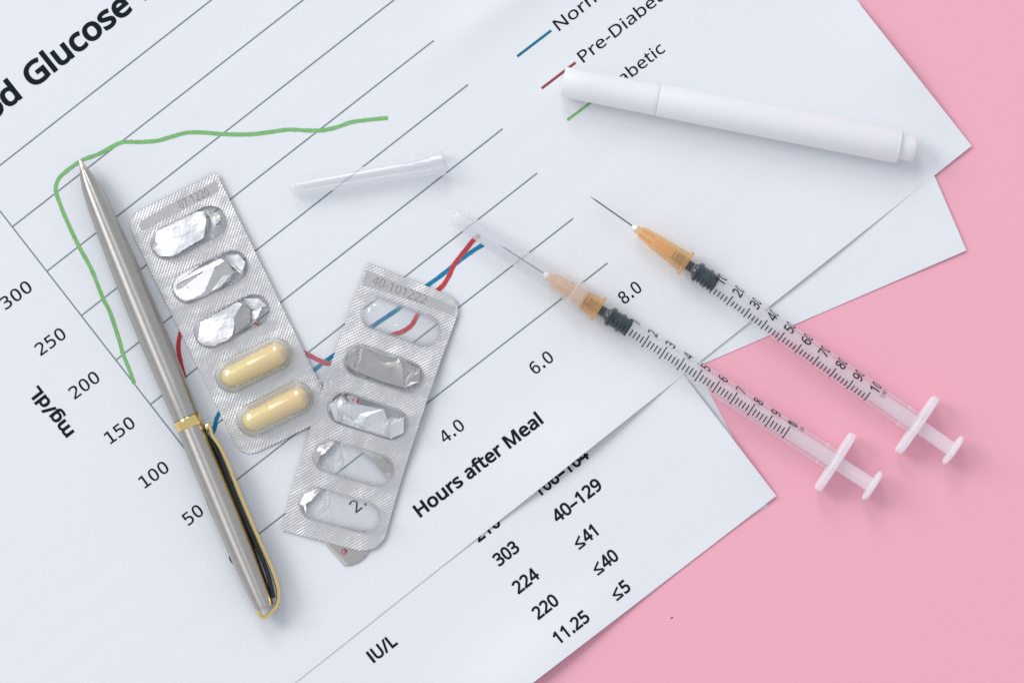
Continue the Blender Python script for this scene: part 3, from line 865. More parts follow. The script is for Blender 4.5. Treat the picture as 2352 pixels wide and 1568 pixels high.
def make_syringe(rim, plate, zr, zf, roll, capped, label):
    a = P3(rim[0], rim[1], zr)
    b = P3(plate[0], plate[1], zf + 0.25)
    t = thing('syringe', a, label, 'syringe', 'small plastic syringes with orange needle hubs', mat3=frame_along(a, b))
    t.scale = (0.994, 0.994, 0.994)
    # needle with bevelled point
    v, f = lathe([(-32.8, 0.03), (-31.2, 0.16), (-30.6, 0.21), (-17.5, 0.21)], 14)
    v = [(x, y, z + (-0.12 * MM if x < -31.0 * MM else 0)) for (x, y, z) in v]
    mobj('needle', v, f, M['needle'], t)
    part_lathe('glue_cone', [(-18.3, 0.25), (-17.9, 0.55), (-16.9, 1.02), (-16.7, 1.0)], M['glue'], t)
    hub = part_lathe('needle_hub', [(-17.0, 0.4), (-17.0, 1.12), (-15.2, 1.22), (-11.4, 1.45), (-10.8, 2.25), (-9.6, 2.35), (-4.2, 2.62),
                                    (-3.7, 2.64), (-3.5, 2.82), (-0.75, 2.86), (-0.5, 3.5), (-0.35, 3.78), (0.35, 3.78), (0.5, 3.6),
                                    (0.5, 1.95), (-6.0, 1.55), (-10, 1.1), (-10.5, 0.3)], M['hub'], t)
    for k in range(4):                                  # the four fins at the front of the hub
        an = math.pi / 2 * k + R(25)
        fv, ff = [], []
        for (x, r0, r1) in ((-15.4, 1.0, 1.75), (-15.0, 1.0, 1.95), (-10.9, 1.2, 2.3)):
            for s in (-1, 1):
                for r in (r0, r1):
                    y, z = r, s * 0.28
                    fv.append((x * MM, (y * math.sin(an) + z * math.cos(an)) * MM, (y * math.cos(an) - z * math.sin(an)) * MM))
        for i in range(2):
            o = i * 4
            ff += [(o, o + 1, o + 5, o + 4), (o + 3, o + 2, o + 6, o + 7), (o + 1, o + 3, o + 7, o + 5)]
        ff += [(0, 2, 3, 1), (8, 9, 11, 10)]
        mobj('fin', fv, ff, M['hub'], hub, smooth=False)
    barrel = part_lathe('barrel', [(-4.5, 1.35), (0.6, 1.75), (2.2, 1.85), (2.5, 2.35), (3.0, 2.72), (3.7, 3.02), (4.2, 3.06), (78.4, 3.06)],
                        M['barrel'], t, seg=56)
    # scale printed round the barrel
    tv_, tf_ = [], []
    for i in range(0, 51):
        x = 4.27 + i * 5.85 / 5
        lng = (i % 5 == 0)
        c, hw = R(-43) + roll, R(40 if lng else 20.5)
        n = len(tv_)
        m = 10
        for j in range(m + 1):
            ph = c - hw + 2 * hw * j / m
            for s in (-0.17, 0.17):
                tv_.append(((x + s) * MM, 3.085 * math.sin(ph) * MM, 3.085 * math.cos(ph) * MM))
        for j in range(m):
            tf_.append((n + 2 * j, n + 2 * j + 1, n + 2 * j + 3, n + 2 * j + 2))
    o = mobj('scale_marks', tv_, tf_, M['print'], barrel, smooth=False)
    o['kind'] = 'stuff'
    for k in range(1, 11):
        v, f = wrap_text(str(10 * k), 4.27 + k * 5.85 + 2.0, R(11) + roll, 2.95, 3.085, 0.80, 0.03)
        mobj('scale_number', v, f, M['print'], barrel, smooth=False)
    v, f = wrap_text('UNITS', 4.27 + 58.5 + 3.9, R(12) + roll, 1.2, 3.085, 0.85, 0.01)
    mobj('scale_unit', v, f, M['print'], barrel, smooth=False)
    # finger flange: rounded oblong plate across the barrel
    fv, ff = [], []
    prof_x = [(-0.95, .0), (-0.95, .88), (-0.7, .97), (-0.3, 1.0), (0.4, 1.0), (0.75, .97), (0.9, .9), (0.9, .0)]
    ns = 64
    for (x, k) in prof_x:
        for j in range(ns):
            an = 2 * math.pi * j / ns
            cs, sn = math.cos(an), math.sin(an)
            e = 0.55
            y = math.copysign(abs(cs) ** e, cs) * (9.45 - (1 - k) * 3.2 if k else 0.2)
            z = math.copysign(abs(sn) ** e, sn) * (4.3 - (1 - k) * 3.2 if k else 0.2)
            fv.append(((79 + x) * MM, y * MM, z * MM))
    for i in range(len(prof_x) - 1):
        for j in range(ns):
            k2 = (j + 1) % ns
            ff.append((i * ns + j, i * ns + k2, (i + 1) * ns + k2, (i + 1) * ns + j))
    mobj('finger_flange', fv, ff, M['milky'], t)
    part_lathe('barrel_stop', [(74.2, 3.1), (74.3, 3.35), (75.0, 3.35), (75.1, 3.1)], M['barrel'], barrel)
    # plunger
    pl = part_lathe('plunger_rod', [(10.2, 1.9), (40, 1.95), (78, 2.0), (90.4, 2.05), (90.8, 2.3)], M['rod'], t)
    part_lathe('thumb_plate', [(90.7, 0.3), (90.7, 3.9), (90.85, 4.4), (91.2, 4.66), (91.6, 4.6), (91.85, 4.2), (91.95, 3.2), (92.0, .3)],
               M['milky'], pl, seg=56)
    part_lathe('plunger_seal', [(-4.4, 0.2), (-4.3, 1.15), (-1, 1.4), (2.2, 1.5), (2.6, 1.6), (3.2, 2.0), (3.5, 2.55), (3.8, 2.86), (4.7, 2.86),
                                (4.95, 2.5), (5.2, 2.4), (6.7, 2.4), (6.95, 2.5), (7.1, 2.86), (7.8, 2.86), (8.0, 2.5), (8.2, 2.4), (10.1, 2.4),
                                (10.25, 2.2), (10.25, 0.3)], M['rubber'], pl, seg=48)
    if capped:
        v, f = cap_mesh()
        v = [(x - 4.8 * MM, y * 1.06, z * 1.06) for (x, y, z) in v]
        c = mobj('needle_cap', v, f, M['cap'], t)
        cv_, cf_ = lathe([(-8.6, 3.4), (-8.4, 3.95), (-5.6, 4.0), (-5.4, 3.5)], 40)
        mobj('collar', cv_, cf_, M['cap'], c)
    return t


make_syringe((1374.3, 708.7), (2002.9, 1114.6), 4.75, 4.5, R(28), True,
             'syringe with its frosted cap still on the needle, the nearer one to the blister packs')
make_syringe((1575, 604.5), (2188.7, 1033), 4.75, 4.5, 0.0, False,
             'syringe with a bare exposed needle, half on the papers and half on pink')


# ------------------------------------------------------------------ blister packs
def sdf_stadium(u, v, a, b):
    """Depth inside an oblong of half length a, half width b."""
    du = max(0.0, abs(u) - (a - b))
    return b - math.hypot(du, v)


def dome_profile(d, h, b=4.9):
    """Rounded trough section: a small flare at the rim, steep wall, gently domed top."""
    if d <= 0:
        return 0.0
    if d < 0.35:
        return 0.25 * (d / 0.35) ** 2
    t = min(1.0, (d - 0.35) / (b - 0.35))
    p = 2.3
    return 0.25 + (h - 0.25) * (1 - (1 - t) ** p) ** (1 / p)


def pocket_mesh(a, b, h, dent):
    """Polar mesh of a pocket in its own mm frame: list of (u, v, z) and faces."""
    na, nr = 112, 36
    V, F = [], []
    for i in range(nr + 1):
        s = 1 - (i / nr) ** 1.5
        for j in range(na):
            t = j / na
            # walk round the stadium
            st = 2 * (a - b)
            per = 2 * st + 2 * math.pi * b
            w = t * per
            if w < st:
                p = (-(a - b) + w, b)
            elif w < st + math.pi * b:
                an = math.pi / 2 - (w - st) / b
                p = ((a - b) + b * math.cos(an), b * math.sin(an))
            elif w < 2 * st + math.pi * b:
                p = ((a - b) - (w - st - math.pi * b), -b)
            else:
                an = -math.pi / 2 - (w - 2 * st - math.pi * b) / b
                p = (-(a - b) + b * math.cos(an), b * math.sin(an))
            k = s
            # shrink towards the middle line rather than to a point
            cu = max(-(a - b), min(a - b, p[0]))
            u = cu * (0.35 + 0.65 * k) if True else p[0]
            u = u + (p[0] - cu) * k
            v = p[1] * k
            z = dome_profile(sdf_stadium(u, v, a, b), h, b)
            if dent:
                z = dent(u, v, z)
            V.append((u, v, z))
    for i in range(nr):
        for j in range(na):
            k = (j + 1) % na
            F.append((i * na + j, i * na + k, (i + 1) * na + k, (i + 1) * na + j))
    return V, F


def creased(lines, planes=()):
    """lines: (u0, v0, du, dv, width, depth) sharp valleys; planes: (z0, gu, gv) flattened facets."""
    def fn(u, v, z):
        for (z0, gu, gv) in planes:
            z = min(z, max(0.15, z0 + gu * u + gv * v))
        k = min(1.0, z / 1.5)
        for (u0, v0, du, dv, w, dep) in lines:
            ln = math.hypot(du, dv)
            t = ((u - u0) * du + (v - v0) * dv) / (ln * ln)
            t = max(0, min(1, t))
            d = math.hypot(u - u0 - du * t, v - v0 - dv * t)
            z -= k * dep * max(0.0, 1 - d / w)
        return max(z, 0.05)
    return fn


class Pack:
    def __init__(self, org, theta0, theta1, length, half, zfun, label, radii):
        """org: plan px of the top-edge middle; theta: lean of the long axis from plan vertical, start and end."""
        self.org, self.t0, self.t1, self.len, self.half, self.zf = Vector(org), theta0, theta1, length, half, zfun
        self.o = P3(*self.at(0, length / 2), zfun(0, length / 2))
        self.t = thing('blister_pack', self.o, label, 'blister pack', 'silver capsule blister packs')
        self.radii = radii

    def at(self, x, y):
        """mm on the pack -> plan px (the pack's long axis bends slightly)."""
        n = 24
        p = self.org.copy()
        th = self.t0
        for i in range(n):
            yy = y * (i + 0.5) / n
            th = self.t0 + (self.t1 - self.t0) * yy / self.len
            p = p + Vector((math.sin(R(th)), math.cos(R(th)))) * (y / n) * S
        th = self.t0 + (self.t1 - self.t0) * y / self.len
        e = Vector((math.cos(R(th)), -math.sin(R(th))))
        p = p + e * x * S
        return p.x, p.y

    def w(self, x, y, dz=0.0):
        px, py = self.at(x, y)
        return P3(px, py, self.zf(x, y) + dz) - self.o

    def outline(self):
        pts = []
        hw, L = self.half, self.len
        cs = [(-hw, 0, 1, 1, self.radii[0]), (hw, 0, -1, 1, self.radii[1]), (hw, L, -1, -1, self.radii[2]), (-hw, L, 1, -1, self.radii[3])]
        starts = [180, 270, 0, 90]
        for (cx, cy, sx_, sy_, r), st in zip(cs, starts):
            n = 10 if r > 1 else 2
            for k in range(n + 1):
                an = R(st + 90 * k / n)
                pts.append((cx + sx_ * r + r * math.cos(an), cy + sy_ * r + r * math.sin(an)))
        # finer along straight sides
        out = []
        for i, p in enumerate(pts):
            q_ = pts[(i + 1) % len(pts)]
            d = math.dist(p, q_)
            n = max(1, int(d / 4))
            for k in range(n):
                out.append((p[0] + (q_[0] - p[0]) * k / n + random.uniform(-.05, .05), p[1] + (q_[1] - p[1]) * k / n + random.uniform(-.05, .05)))
        return out

    def sheet(self, holes, mat):
        vs, es = [], []

        def loop(pts):
            n = len(vs)
            vs.extend(Vector(p) for p in pts)
            es.extend((n + i, n + (i + 1) % len(pts)) for i in range(len(pts)))
        loop(self.outline())
        holes = [(cy, a - .3, b - .3) for (cy, a, b) in holes]
        for (cy, a, b) in holes:
            pts = []
            for k in range(24):
                an = math.pi / 2 - math.pi * k / 23
                pts.append((a - b + b * math.cos(an), cy + b * math.sin(an)))
            for k in range(24):
                an = -math.pi / 2 - math.pi * k / 23
                pts.append((-(a - b) + b * math.cos(an), cy + b * math.sin(an)))
            loop(pts)
        rv, re, rf, *_ = delaunay_2d_cdt(vs, es, [], 1, 1e-5)
        rf = [f for f in rf if not any(sdf_stadium(sum(rv[i].x for i in f) / 3, sum(rv[i].y for i in f) / 3 - cy, a, b) > 0 for (cy, a, b) in holes)]
        V = [self.w(p.x, p.y) for p in rv]
        uv = [(p.x, p.y) for p in rv]
        F = [tuple(reversed(f)) for f in rf]
        # make sure faces look up
        if F:
            a, b, c = (V[i] for i in F[0][:3])
            if (b - a).cross(c - a).z < 0:
                F = [tuple(reversed(f)) for f in F]
        V, F = thicken(V, F, 0.0001)
        return mobj('foil_sheet', V, F, mat, self.t, smooth=True, angle=50, uv=uv + uv)

    def pocket(self, cy, a, b, h, dent, mat):
        V, F = pocket_mesh(a, b, h, dent)
        W = [self.w(u, cy + v, z + 0.03) for (u, v, z) in V]
        F = [tuple(reversed(f)) for f in F]
        o = mobj('pocket', W, F, mat, self.t, angle=32 if dent else 80)
        return o

    def patch(self, name, pts, mat, parent=None, sub=0, crumple=0.0, seed=0, uvs=None):
        """Small foil or film piece given by (u, v, z) outline points on the pack."""
        rnd = random.Random(seed)
        P2 = [Vector((p[0], p[1])) for p in pts]
        zs = [p[2] for p in pts]
        vs = list(P2)
        es = [(i, (i + 1) % len(P2)) for i in range(len(P2))]
        if sub:
            xs = [p.x for p in P2]
            ys = [p.y for p in P2]
            for _ in range(sub):
                vs.append(Vector((rnd.uniform(min(xs), max(xs)), rnd.uniform(min(ys), max(ys)))))
        rv, re, rf, ov, *_ = delaunay_2d_cdt(vs, es, [], 2, 1e-5)
        V = []
        for p in rv:
            ws = [1 / (0.02 + (p - q_).length ** 2) for q_ in P2]
            z = sum(w_ * z_ for w_, z_ in zip(ws, zs)) / sum(ws)
            if min((p - q_).length for q_ in P2) > 0.05:
                z += rnd.uniform(-crumple, crumple)
            V.append(self.w(p.x, p.y, z))
        F = [tuple(f) for f in rf]
        if F:
            a, b, c = (V[i] for i in F[0][:3])
            if (b - a).cross(c - a).z < 0:
                F = [tuple(reversed(f)) for f in F]
        return mobj(name, V, F, mat, parent or self.t, angle=20)

    def fold(self, cy, pts, w, z):
        """Whitened crescent where the plastic of a pocket has been folded: (u, v) centre line, width mm."""
        n = 16
        L_, R_ = [], []
        (x0, y0), (x1, y1), (x2, y2) = pts
        for k in range(n + 1):
            t = k / n
            px = (1 - t) ** 2 * x0 + 2 * t * (1 - t) * (2 * x1 - (x0 + x2) / 2) + t * t * x2
            py = (1 - t) ** 2 * y0 + 2 * t * (1 - t) * (2 * y1 - (y0 + y2) / 2) + t * t * y2
            ww = w * math.sin(math.pi * min(.98, max(.02, t))) ** .8
            zz = 1.2 + (z - 1.2) * math.sin(math.pi * t) ** .6
            L_.append(self.w(px - ww * .15, cy + py, zz - .25))
            R_.append(self.w(px + ww * .35, cy + py, zz + .1))
            L_.append(self.w(px + ww * .85, cy + py, zz - .35))
        V, F = [], []
        for k in range(n + 1):
            V += [L_[2 * k], R_[k], L_[2 * k + 1]]
        for k in range(n):
            F += [(3 * k, 3 * k + 3, 3 * k + 4, 3 * k + 1), (3 * k + 1, 3 * k + 4, 3 * k + 5, 3 * k + 2)]
        return mobj('folded_plastic', V, F, M['fold'], self.t, angle=20)

    def letters(self, s, x0, x1, y, h, mat, dz=0.06):
        vs, fs = glyphs(s, -0.03)
        mn = min(v[0] for v in vs)
        k = (x1 - x0) / width_of(s, -0.03)
        V = [self.w(x0 + (a - mn) * k, y - b * h / CAP, dz) for (a, b) in vs]
        o = mobj('stamped_text', V, fs, mat, self.t, smooth=False)
        m = o.modifiers.new('relief', 'SOLIDIFY')
        m.thickness = 0.00018
        m.offset = 1
        return o


def jag(p, q_, n, amp, seed):
    """Ragged torn edge between two (u, v, z) points."""
    rnd = random.Random(seed)
    out = []
    for i in range(n + 1):
        t = i / n
        out.append(tuple(p[k] + (q_[k] - p[k]) * t + (rnd.uniform(-amp, amp) if 0 < i < n and k < 2 else 0) for k in range(3)))
    return out


A1, B1, H1 = 11.6, 4.9, 6.2
p1 = Pack((391.5, 448.7), 26.1, 26.1, 75.2, 14.35, lambda x, y: 1.45 + 0.035 * x + .12 * math.sin(y * .07),
          'blister pack holding two yellow capsules, lying beside the steel pen', (5.0, 0.4, 4.0, 5.0))
ys1 = [11.6, 25.4, 39.15, 52.95, 66.7]
p1.sheet([(y, A1, B1) for y in ys1[:3]], M['foil'])
p1.pocket(ys1[0], A1, B1, H1, creased([(6.5, -4.6, 1.0, 6, 1.0, 2.6), (7, 1, -3.5, 3.6, .8, 1.8), (8.0, -1, 3, .5, .7, 1.2)],
                                      [(4.6, -.18, -.22), (3.9, -.35, .12)]), M['dome'])
p1.pocket(ys1[1], A1, B1, H1, creased([(6.0, -4.6, 1.6, 7.5, .9, 2.6), (7, 3.2, -6, 1.0, .8, 1.6), (-9, -1.6, 13, -2.6, .8, 1.2)],
                                      [(4.0, .1, .35), (4.2, -.3, -.1)]), M['dome'])
p1.pocket(ys1[2], A1, B1, H1, creased([(5.5, -4.6, 1, 5, .9, 2.6), (7.8, 0, -3.6, 3, .8, 2.0), (8, .3, 3, 1, .6, 1.2), (5, 0.4, 2, 3.5, .7, 1.6)],
                                      [(4.4, -.22, -.15), (3.8, -.2, .25)]), M['dome'])
for i in (3, 4):
    p1.pocket(ys1[i], A1, B1, H1 + .9, None, M['dome_new'])
    o_ = []
    for k in range(32):
        an = math.pi / 2 - math.pi * k / 31
        o_.append((A1 - B1 + B1 * math.cos(an), ys1[i] + B1 * math.sin(an), .02))
    for k in range(32):
        an = -math.pi / 2 - math.pi * k / 31
        o_.append((-(A1 - B1) + B1 * math.cos(an), ys1[i] + B1 * math.sin(an), .02))
    p1.patch('pocket_foil', o_, M['foil_back'], sub=30, crumple=.015, seed=i)
# torn bright foil standing up inside the three empty pockets
y = ys1[0]
p1.patch('torn_foil', [(-11.2, y - .6, .1), (-8.0, y - 4.3, .1), (4.5, y - 4.2, .2), (6.4, y - 3.6, .3), (6.0, y - 1.0, .9), (3.2, y + 3.0, 1.7)]
         + jag((2.6, y + 3.2, 1.8), (-7.0, y + 4.0, 2.0), 12, .14, 3) + [(-10.4, y + 2.2, .7)], M['foil_bright'], sub=12, crumple=.14, seed=11)
p1.patch('torn_foil', [(3.2, y + 2.9, 1.7), (6.3, y - 2.6, .6), (6.9, y - .5, -.3), (4.6, y + 2.2, 0.2)], M['foil_grey'], seed=12)
p1.patch('torn_foil', [(7.0, y - 3.0, .0), (9.6, y - 1.6, .0), (9.9, y - .2, .3), (7.0, y + .9, .8), (7.2, y - .6, .0)], M['foil_grey'], seed=13)
p1.patch('torn_foil', [(7.0, y + 1.0, .9), (9.9, y - .1, .3), (9.6, y + .6, .9), (7.2, y + 1.6, 1.5)], M['foil_bright'], seed=14)
y = ys1[1]
p1.patch('torn_foil', [(-10.8, y + .8, .2), (-9.0, y - 2.2, .1), (-4, y - 3.1, .2), (3.4, y - 3.2, .4), (6.0, y - 2.2, .3), (6.6, y + 1.6, .3),
                       (4.0, y + 3.4, .3), (-3.6, y + 4.2, .6), (-9.5, y + 3.2, .4)], M['foil_smooth'], sub=24, crumple=.16, seed=21)
p1.patch('torn_foil', [(-9.4, y - 2.5, .5), (-3, y - 3.4, .7), (4.8, y - 3.3, .8), (5.6, y - 2.2, .9), (3.6, y - 2.0, 1.1), (-3.0, y - 2.4, 1.0)],
         M['foil_bright'], sub=4, crumple=.1, seed=22)
p1.patch('torn_foil', [(6.4, y - 3.4, .1), (9.8, y - 2.2, .1), (10.6, y + .6, .2), (8.2, y + 3.2, 1.0), (6.6, y - .6, .2)], M['foil_bright'], sub=6,
         crumple=.25, seed=23)
p1.patch('torn_foil', [(-1.4, y + 3.7, 1.3), (3.2, y + 1.2, 1.5), (5.4, y + 2.0, 1.3), (1.4, y + 3.8, 1.7)], M['foil_bright'], seed=24)
y = ys1[2]
p1.patch('torn_foil', [(-11.0, y + .6, .2), (-8.0, y - 3.6, .1), (3.6, y - 4.2, .2), (4.6, y - 3.0, .4), (.8, y - .6, 1.2), (.2, y + 1.2, 1.5),
                       (-1.4, y + 3.4, 1.8)] + jag((-2.4, y + 4.0, 2.0), (-7.4, y + 4.2, 1.8), 8, .2, 5) + [(-10.4, y + 2.6, .8)],
         M['foil_bright'], sub=12, crumple=.2, seed=31)
p1.patch('torn_foil', [(.8, y - .6, .9), (4.4, y - 2.8, .3), (6.2, y - .8, .2), (4.6, y + 2.6, .4), (-.8, y + 3.6, .9), (.2, y + 1.2, 1.1)],
         M['foil_grey'], sub=10, crumple=.2, seed=32)
p1.patch('torn_foil', [(5.6, y - 4.2, .0), (9.4, y - 2.4, .0), (10.6, y + .4, .2), (8.0, y + .2, .4), (6.6, y - .2, .3)], M['foil_bright'], sub=5,
         crumple=.3, seed=33)
p1.patch('torn_foil', [(6.4, y + .2, .6), (9.2, y + .2, .8), (7.0, y + 2.0, 1.4), (5.2, y + 3.2, 1.0)], M['foil_bright'], sub=4, crumple=.3, seed=34)
# smooth strip with the stamped date
p1.patch('stamp_strip', [(-11.6, 4.0, .03), (-10.6, 2.9, .03), (-2, 2.2, .03), (13.2, 1.9, .03), (13.4, 3.0, .03), (12.6, 5.0, .03), (-2.0, 5.2, .03),
                         (-10.4, 5.6, .03), (-11.8, 5.2, .03)], M['foil_smooth'], seed=41)
p1.letters('07-1220', .9, 10.0, 4.75, 2.3, M['stamp'])
# clear torn film at the lower right corner, reaching over the other pack
p1.patch('clear_film', [(13.9, 55.3, .3), (17.6, 57.4, 1.7), (19.0, 60.6, 2.2), (23.5, 66.2, 2.6), (20.5, 68.0, 2.6), (17.2, 68.8, 2.4), (14.2, 70.5, 2.0),
                        (13.2, 64, .5)], M['flap'], sub=14, crumple=.1, seed=51)


# capsules
def capsule(i, label):
    y = ys1[i]
    c0, c1 = p1.at(-10.0, y + .15), p1.at(10.2, y + .15)
    z0 = p1.zf(0, y) + 3.35
    a, b = P3(c0[0], c0[1], z0 - .5), P3(c1[0], c1[1], z0 + .5)
    t = thing('capsule', a, label, 'capsule', 'yellow capsules in the left blister pack', mat3=frame_along(a, b))
    Lm = (b - a).length / MM
    r = 3.2

    def cap(x0, sgn, rr, n=10):
        return [(x0 + sgn * rr * (1 - math.cos(math.pi / 2 * k / n)), max(.02, rr * math.sin(math.pi / 2 * k / n))) for k in range(n + 1)]
    seam = Lm * .44
    part_lathe('capsule_body', cap(0, 1, r - .2) + [(seam + .2, r - .2)], M['capsule_y'], t)
    ca_ = cap(Lm, -1, r)
    part_lathe('capsule_cap', [(seam, r - .22), (seam + .02, r - .04), (seam + .14, r)] + list(reversed(ca_)), M['capsule_o'], t)
    d = Vector((0.80, -0.12, 0.58)).normalized()
    e1 = d.cross(Vector((0, 1, 0))).normalized()
    e2 = d.cross(e1)
    v, f = [], []
    cx = Lm - r
    for k in range(5):
        for j in range(20):
            an = 2 * math.pi * j / 20
            w_ = R(24) * k / 4 * (1 + .12 * math.sin(3 * an + i) + .08 * math.sin(7 * an))
            q_ = (d * math.cos(w_) + (e1 * math.cos(an) + e2 * math.sin(an)) * math.sin(w_)) * (r + .03)
            v.append(((q_.x + cx) * MM, q_.y * MM, q_.z * MM))
    for k in range(4):
        for j in range(20):
            m_ = (j + 1) % 20
            f.append((k * 20 + j, (k + 1) * 20 + j, (k + 1) * 20 + m_, k * 20 + m_))
    mobj('powder_spot', v, f, M['capsule_e'], t)
    return t


capsule(3, 'yellow capsule next to the torn foil pockets, upper of two in the blister pack')
capsule(4, 'yellow capsule in the last pocket at the lower end of the blister pack')

A2, B2 = 12.0, 4.85
p2 = Pack((954.7, 647), -21.3, -14.8, 76.9, 14.35, lambda x, y: 1.55 + .015 * x + 1.4 * math.exp(-((y - 32) / 15) ** 2),
          'emptied silver blister pack with five popped pockets, stamped 101222, right of the capsules', (0.4, 5.2, 7.0, 0.4))
ys2 = [12.0, 25.9, 39.9, 53.7, 67.4]
p2.sheet([(y, A2, B2) for y in ys2], M['foil'])
p2.pocket(ys2[0], A2, B2, 5.6, creased([(-6, 3.2, 5, -2.0, .5, .35)], [(5.4, .02, .06)]), M['dome'])
p2.pocket(ys2[1], A2, B2, 5.8, creased([(-8.4, -2.8, .9, 5.0, .8, 2.2), (9.0, -3.4, -2.4, 3.4, .8, 2.0), (6.6, 0, 2.4, 3.8, .8, 2.0), (4, -2, 4.6, -.6, .4, .6)],
                                       [(4.6, -.03, .25), (4.4, .02, -.3)]), M['dome'])
p2.pocket(ys2[2], A2, B2, 5.8, creased([(-9.2, -3.6, 2.2, 7.6, .8, 2.4), (9.4, -3.2, -3.4, 3, .8, 2.2), (6, -.2, 1, 4.4, .8, 2.2), (-8, 3.4, 14, 1.2, .7, 1.0)],
                                       [(4.2, .05, .25), (4.3, -.04, -.25)]), M['dome'])
p2.pocket(ys2[3], A2, B2, 5.8, creased([(-5.6, -4.6, -.2, 9, 1.2, 2.8), (-5.6, -4.6, 1.9, 4.4, .5, 1.4), (-3.7, -.2, -1.8, 4.8, .5, 1.4)], [(5.0, -.05, .02)]), M['dome'])
p2.pocket(ys2[4], A2, B2, 5.8, creased([(-5.4, -4.6, -2.0, 9, 1.1, 2.8), (-5.4, -4.6, 1.4, 4.8, .5, 1.4), (-4.0, .2, -3.4, 4.2, .5, 1.4)], [(5.2, -.03, .05)]), M['dome'])
y = ys2[1]
p2.patch('torn_foil', [(-10.6, y - 1.8, -.2), (-8, y - 4.2, -.2), (3, y - 4.4, -.3), (9.8, y - 3.0, -.3), (10.6, y + .2, -.6), (7.2, y + 3.2, -1.0), (1, y + 3.6, -.8),
                       (-7.4, y + 3.2, -.4), (-10.8, y + 2.2, -.2)], M['foil_grey'], sub=14, crumple=.45, seed=61)
y = ys2[2]
p2.patch('torn_foil', [(-11.4, y + .4, -.2), (-9, y - 3.0, -.2), (-5.6, y - 2.0, .6), (3.6, y - 3.2, .6), (5.4, y - 1.0, -.4), (9.8, y - 2.6, -.4), (11.0, y + 1.4, -.4),
                       (8.2, y + 4.0, -.4), (0, y + 4.2, -.3), (-8.4, y + 3.9, -.2)], M['foil_bright'], sub=42, crumple=.55, seed=71)
p2.patch('torn_foil', [(-7.4, y - 3.6, 1.0), (-5.8, y - 4.1, 1.0), (-3.6, y - 3.6, 1.0), (-3.8, y - 2.4, .9), (-5.6, y - 1.6, .9)], M['foil_smooth'], seed=72)
for (du, dv, s_) in ((-5.3, -3.0, 0.5), (-3.9, -3.2, 0.9)):
    p2.patch('red_print_mark', [(du - .4 * s_, y + dv - .7 * s_, 1.14), (du + .5 * s_, y + dv - .6 * s_, 1.14), (du + .3 * s_, y + dv + .8 * s_, 1.12),
                                (du - .5 * s_, y + dv + .6 * s_, 1.12)], M['red_print'])
for i, (y, sd) in enumerate(((ys2[3], 81), (ys2[4], 91))):
    p2.patch('torn_foil', [(-11.2, y + 1.2, -.2), (-10.6, y - 1.8, -.2), (-7.6, y - 4.2, -.2), (-6.6, y - 4.0, .6), (-8.3, y - .6, 1.0), (-9.6, y + .6, .5),
                           (-8.8, y + 3.2, 1.0), (-9.6, y + 3.3, -.2)], M['foil_smooth'], sub=8, crumple=.3, seed=sd)
y = ys2[3]
p2.patch('torn_foil', [(.2, y - 4.3, -.2), (6.8, y - 4.3, -.2), (10.3, y - 2.2, -.2), (11.2, y + .4, -.2), (9.4, y + .6, .6), (5.2, y - 2.6, .5)], M['foil_grey'], sub=6,
         crumple=.2, seed=83)
y = ys2[4]
p2.patch('torn_foil', [(1.0, y + 4.3, -.2), (8.0, y + 3.7, .5), (9.8, y + 2.7, -.2), (7.6, y + 4.4, -.2)], M['foil_smooth'], sub=3, crumple=.1, seed=93)
p2.patch('stamp_strip', [(-14.0, 2.4, .03), (-13.4, 1.9, .03), (-4, 2.1, .03), (13.2, 2.6, .03), (13.0, 5.0, .03), (-4, 5.6, .03), (-13.8, 6.2, .03)], M['foil_smooth'],
         seed=95)
p2.letters('40-101222', -11.4, 4.6, 5.0, 2.5, M['stamp'])

for (pk, yy, pts, w_, z_) in ((p2, ys2[3], ((-7.0, -4.6), (-3.4, .2), (-4.4, 4.7)), 1.0, 4.6), (p2, ys2[4], ((-5.8, -4.4), (-3.9, -.6), (-7.0, 4.4)), 1.1, 4.7),
                              (p2, ys2[1], ((-8.6, -2.9), (-7.2, -.6), (-7.8, 2.4)), .8, 4.4), (p2, ys2[1], ((8.8, -3.4), (7.0, .6), (8.0, 3.4)), .9, 4.2),
                              (p2, ys2[2], ((7.4, -3.0), (5.6, .8), (8.0, 4.2)), 1.1, 4.4), (p2, ys2[2], ((-8.2, -3.4), (-7.6, .4), (-6.2, 4.2)), .6, 4.3),
                              (p1, ys1[0], ((6.6, -4.2), (7.2, -.6), (5.4, 4.2)), .7, 4.0), (p1, ys1[0], ((9.2, -1.6), (7.4, 1.4), (5.2, 3.6)), .6, 3.6),
                              (p1, ys1[1], ((6.2, -4.2), (7.0, -.6), (8.6, 3.2)), .6, 3.9), (p1, ys1[1], ((8.2, 3.0), (4.6, 1.6), (-1.2, 4.2)), .8, 3.8),
                              (p1, ys1[2], ((5.8, -4.2), (6.6, -.6), (8.6, .6)), .6, 3.9), (p1, ys1[2], ((8.6, .2), (5.6, 1.4), (6.4, 4.2)), .9, 3.8)):
    pk.fold(yy, pts, w_, z_)

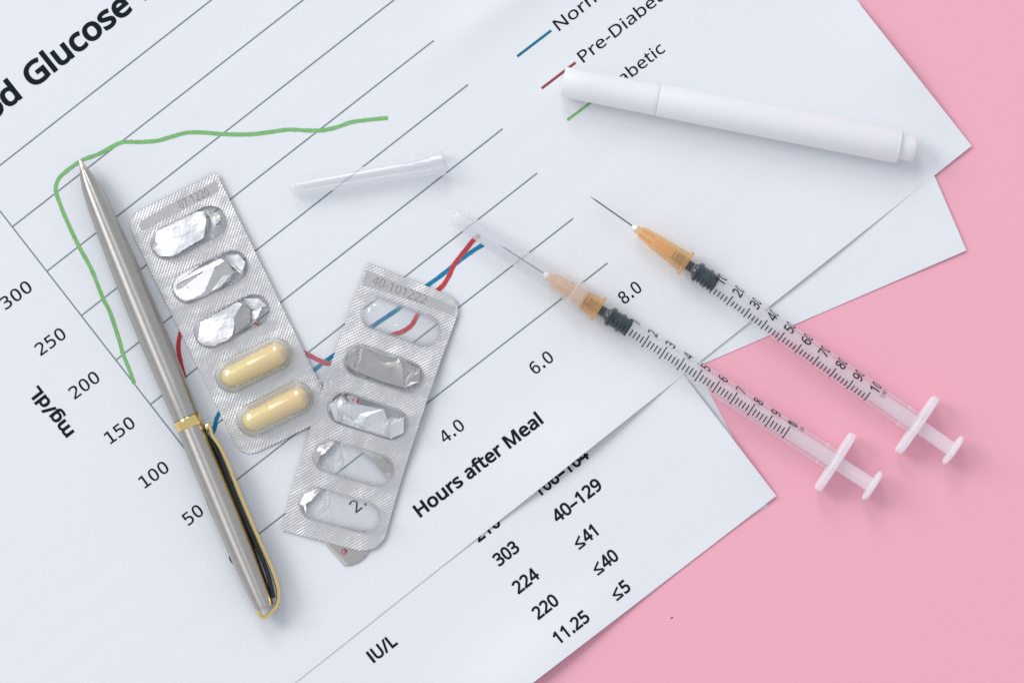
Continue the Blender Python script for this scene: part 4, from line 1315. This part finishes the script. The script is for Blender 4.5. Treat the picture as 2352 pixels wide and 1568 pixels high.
# ------------------------------------------------------------------ foil scrap under the second pack
fo = P3(792, 1270, 0.9)
scrap = thing('foil_scrap', fo, 'small smooth foil scrap with a red R mark, poking out under the emptied blister pack', 'foil scrap')


def scrap_poly(name, pts, mat, parent, th=0.00006):
    V = [P3(x, y, z) - fo for (x, y, z) in pts]
    rv, re, rf, *_ = delaunay_2d_cdt([Vector((v.x, v.y)) * 1000 for v in V], [(i, (i + 1) % len(V)) for i in range(len(V))], [], 2, 1e-6)
    W = []
    for p in rv:
        k = min(range(len(V)), key=lambda i: (Vector((V[i].x, V[i].y)) * 1000 - p).length)
        W.append(V[k])
    F = [tuple(f) for f in rf]
    a, b, c = (W[i] for i in F[0][:3])
    if (b - a).cross(c - a).z < 0:
        F = [tuple(reversed(f)) for f in F]
    o = mobj(name, W, F, mat, parent, smooth=False)
    m = o.modifiers.new('thickness', 'SOLIDIFY')
    m.thickness = th
    m.offset = -1
    return o


scrap_poly('foil_face', [(742, 1228, 1.27), (750, 1243, 1.31), (775, 1270, 1.35), (801, 1297, 1.31), (818, 1291, 1.27), (832, 1284, 1.18), (843, 1273, 1.08), (851, 1260, 1.04),
                         (860, 1244, 1.13), (800, 1226, 1.35)], M['foil_grey'], scrap)
scrap_poly('folded_edge', [(736, 1236, 0.95), (740, 1230, 1.22), (751, 1242, 1.31), (776, 1269, 1.35), (801, 1296.6, 1.31), (790, 1298, 0.95), (764, 1268, 0.95)], M['foil_back'], scrap)
rp, rf_ = [], []
for k in range(32):
    an = 2 * math.pi * k / 32
    for rr in (5.2, 7.0):
        rp.append((791 + rr * math.cos(an), 1266 + rr * math.sin(an)))
for k in range(32):
    m_ = (k + 1) % 32
    rf_.append((2 * k, 2 * m_, 2 * m_ + 1, 2 * k + 1))
rv_, rg_ = text_px('R', (789.2, 1262.3), (790.8, 1269.4), 6.4, 0.05)
n0 = len(rp)
rp += rv_
rf_ += [tuple(i + n0 for i in f) for f in rg_]
mobj('registered_mark', [P3(x, y, 1.42) - fo for (x, y) in rp], rf_, M['red_print'], scrap, smooth=False)
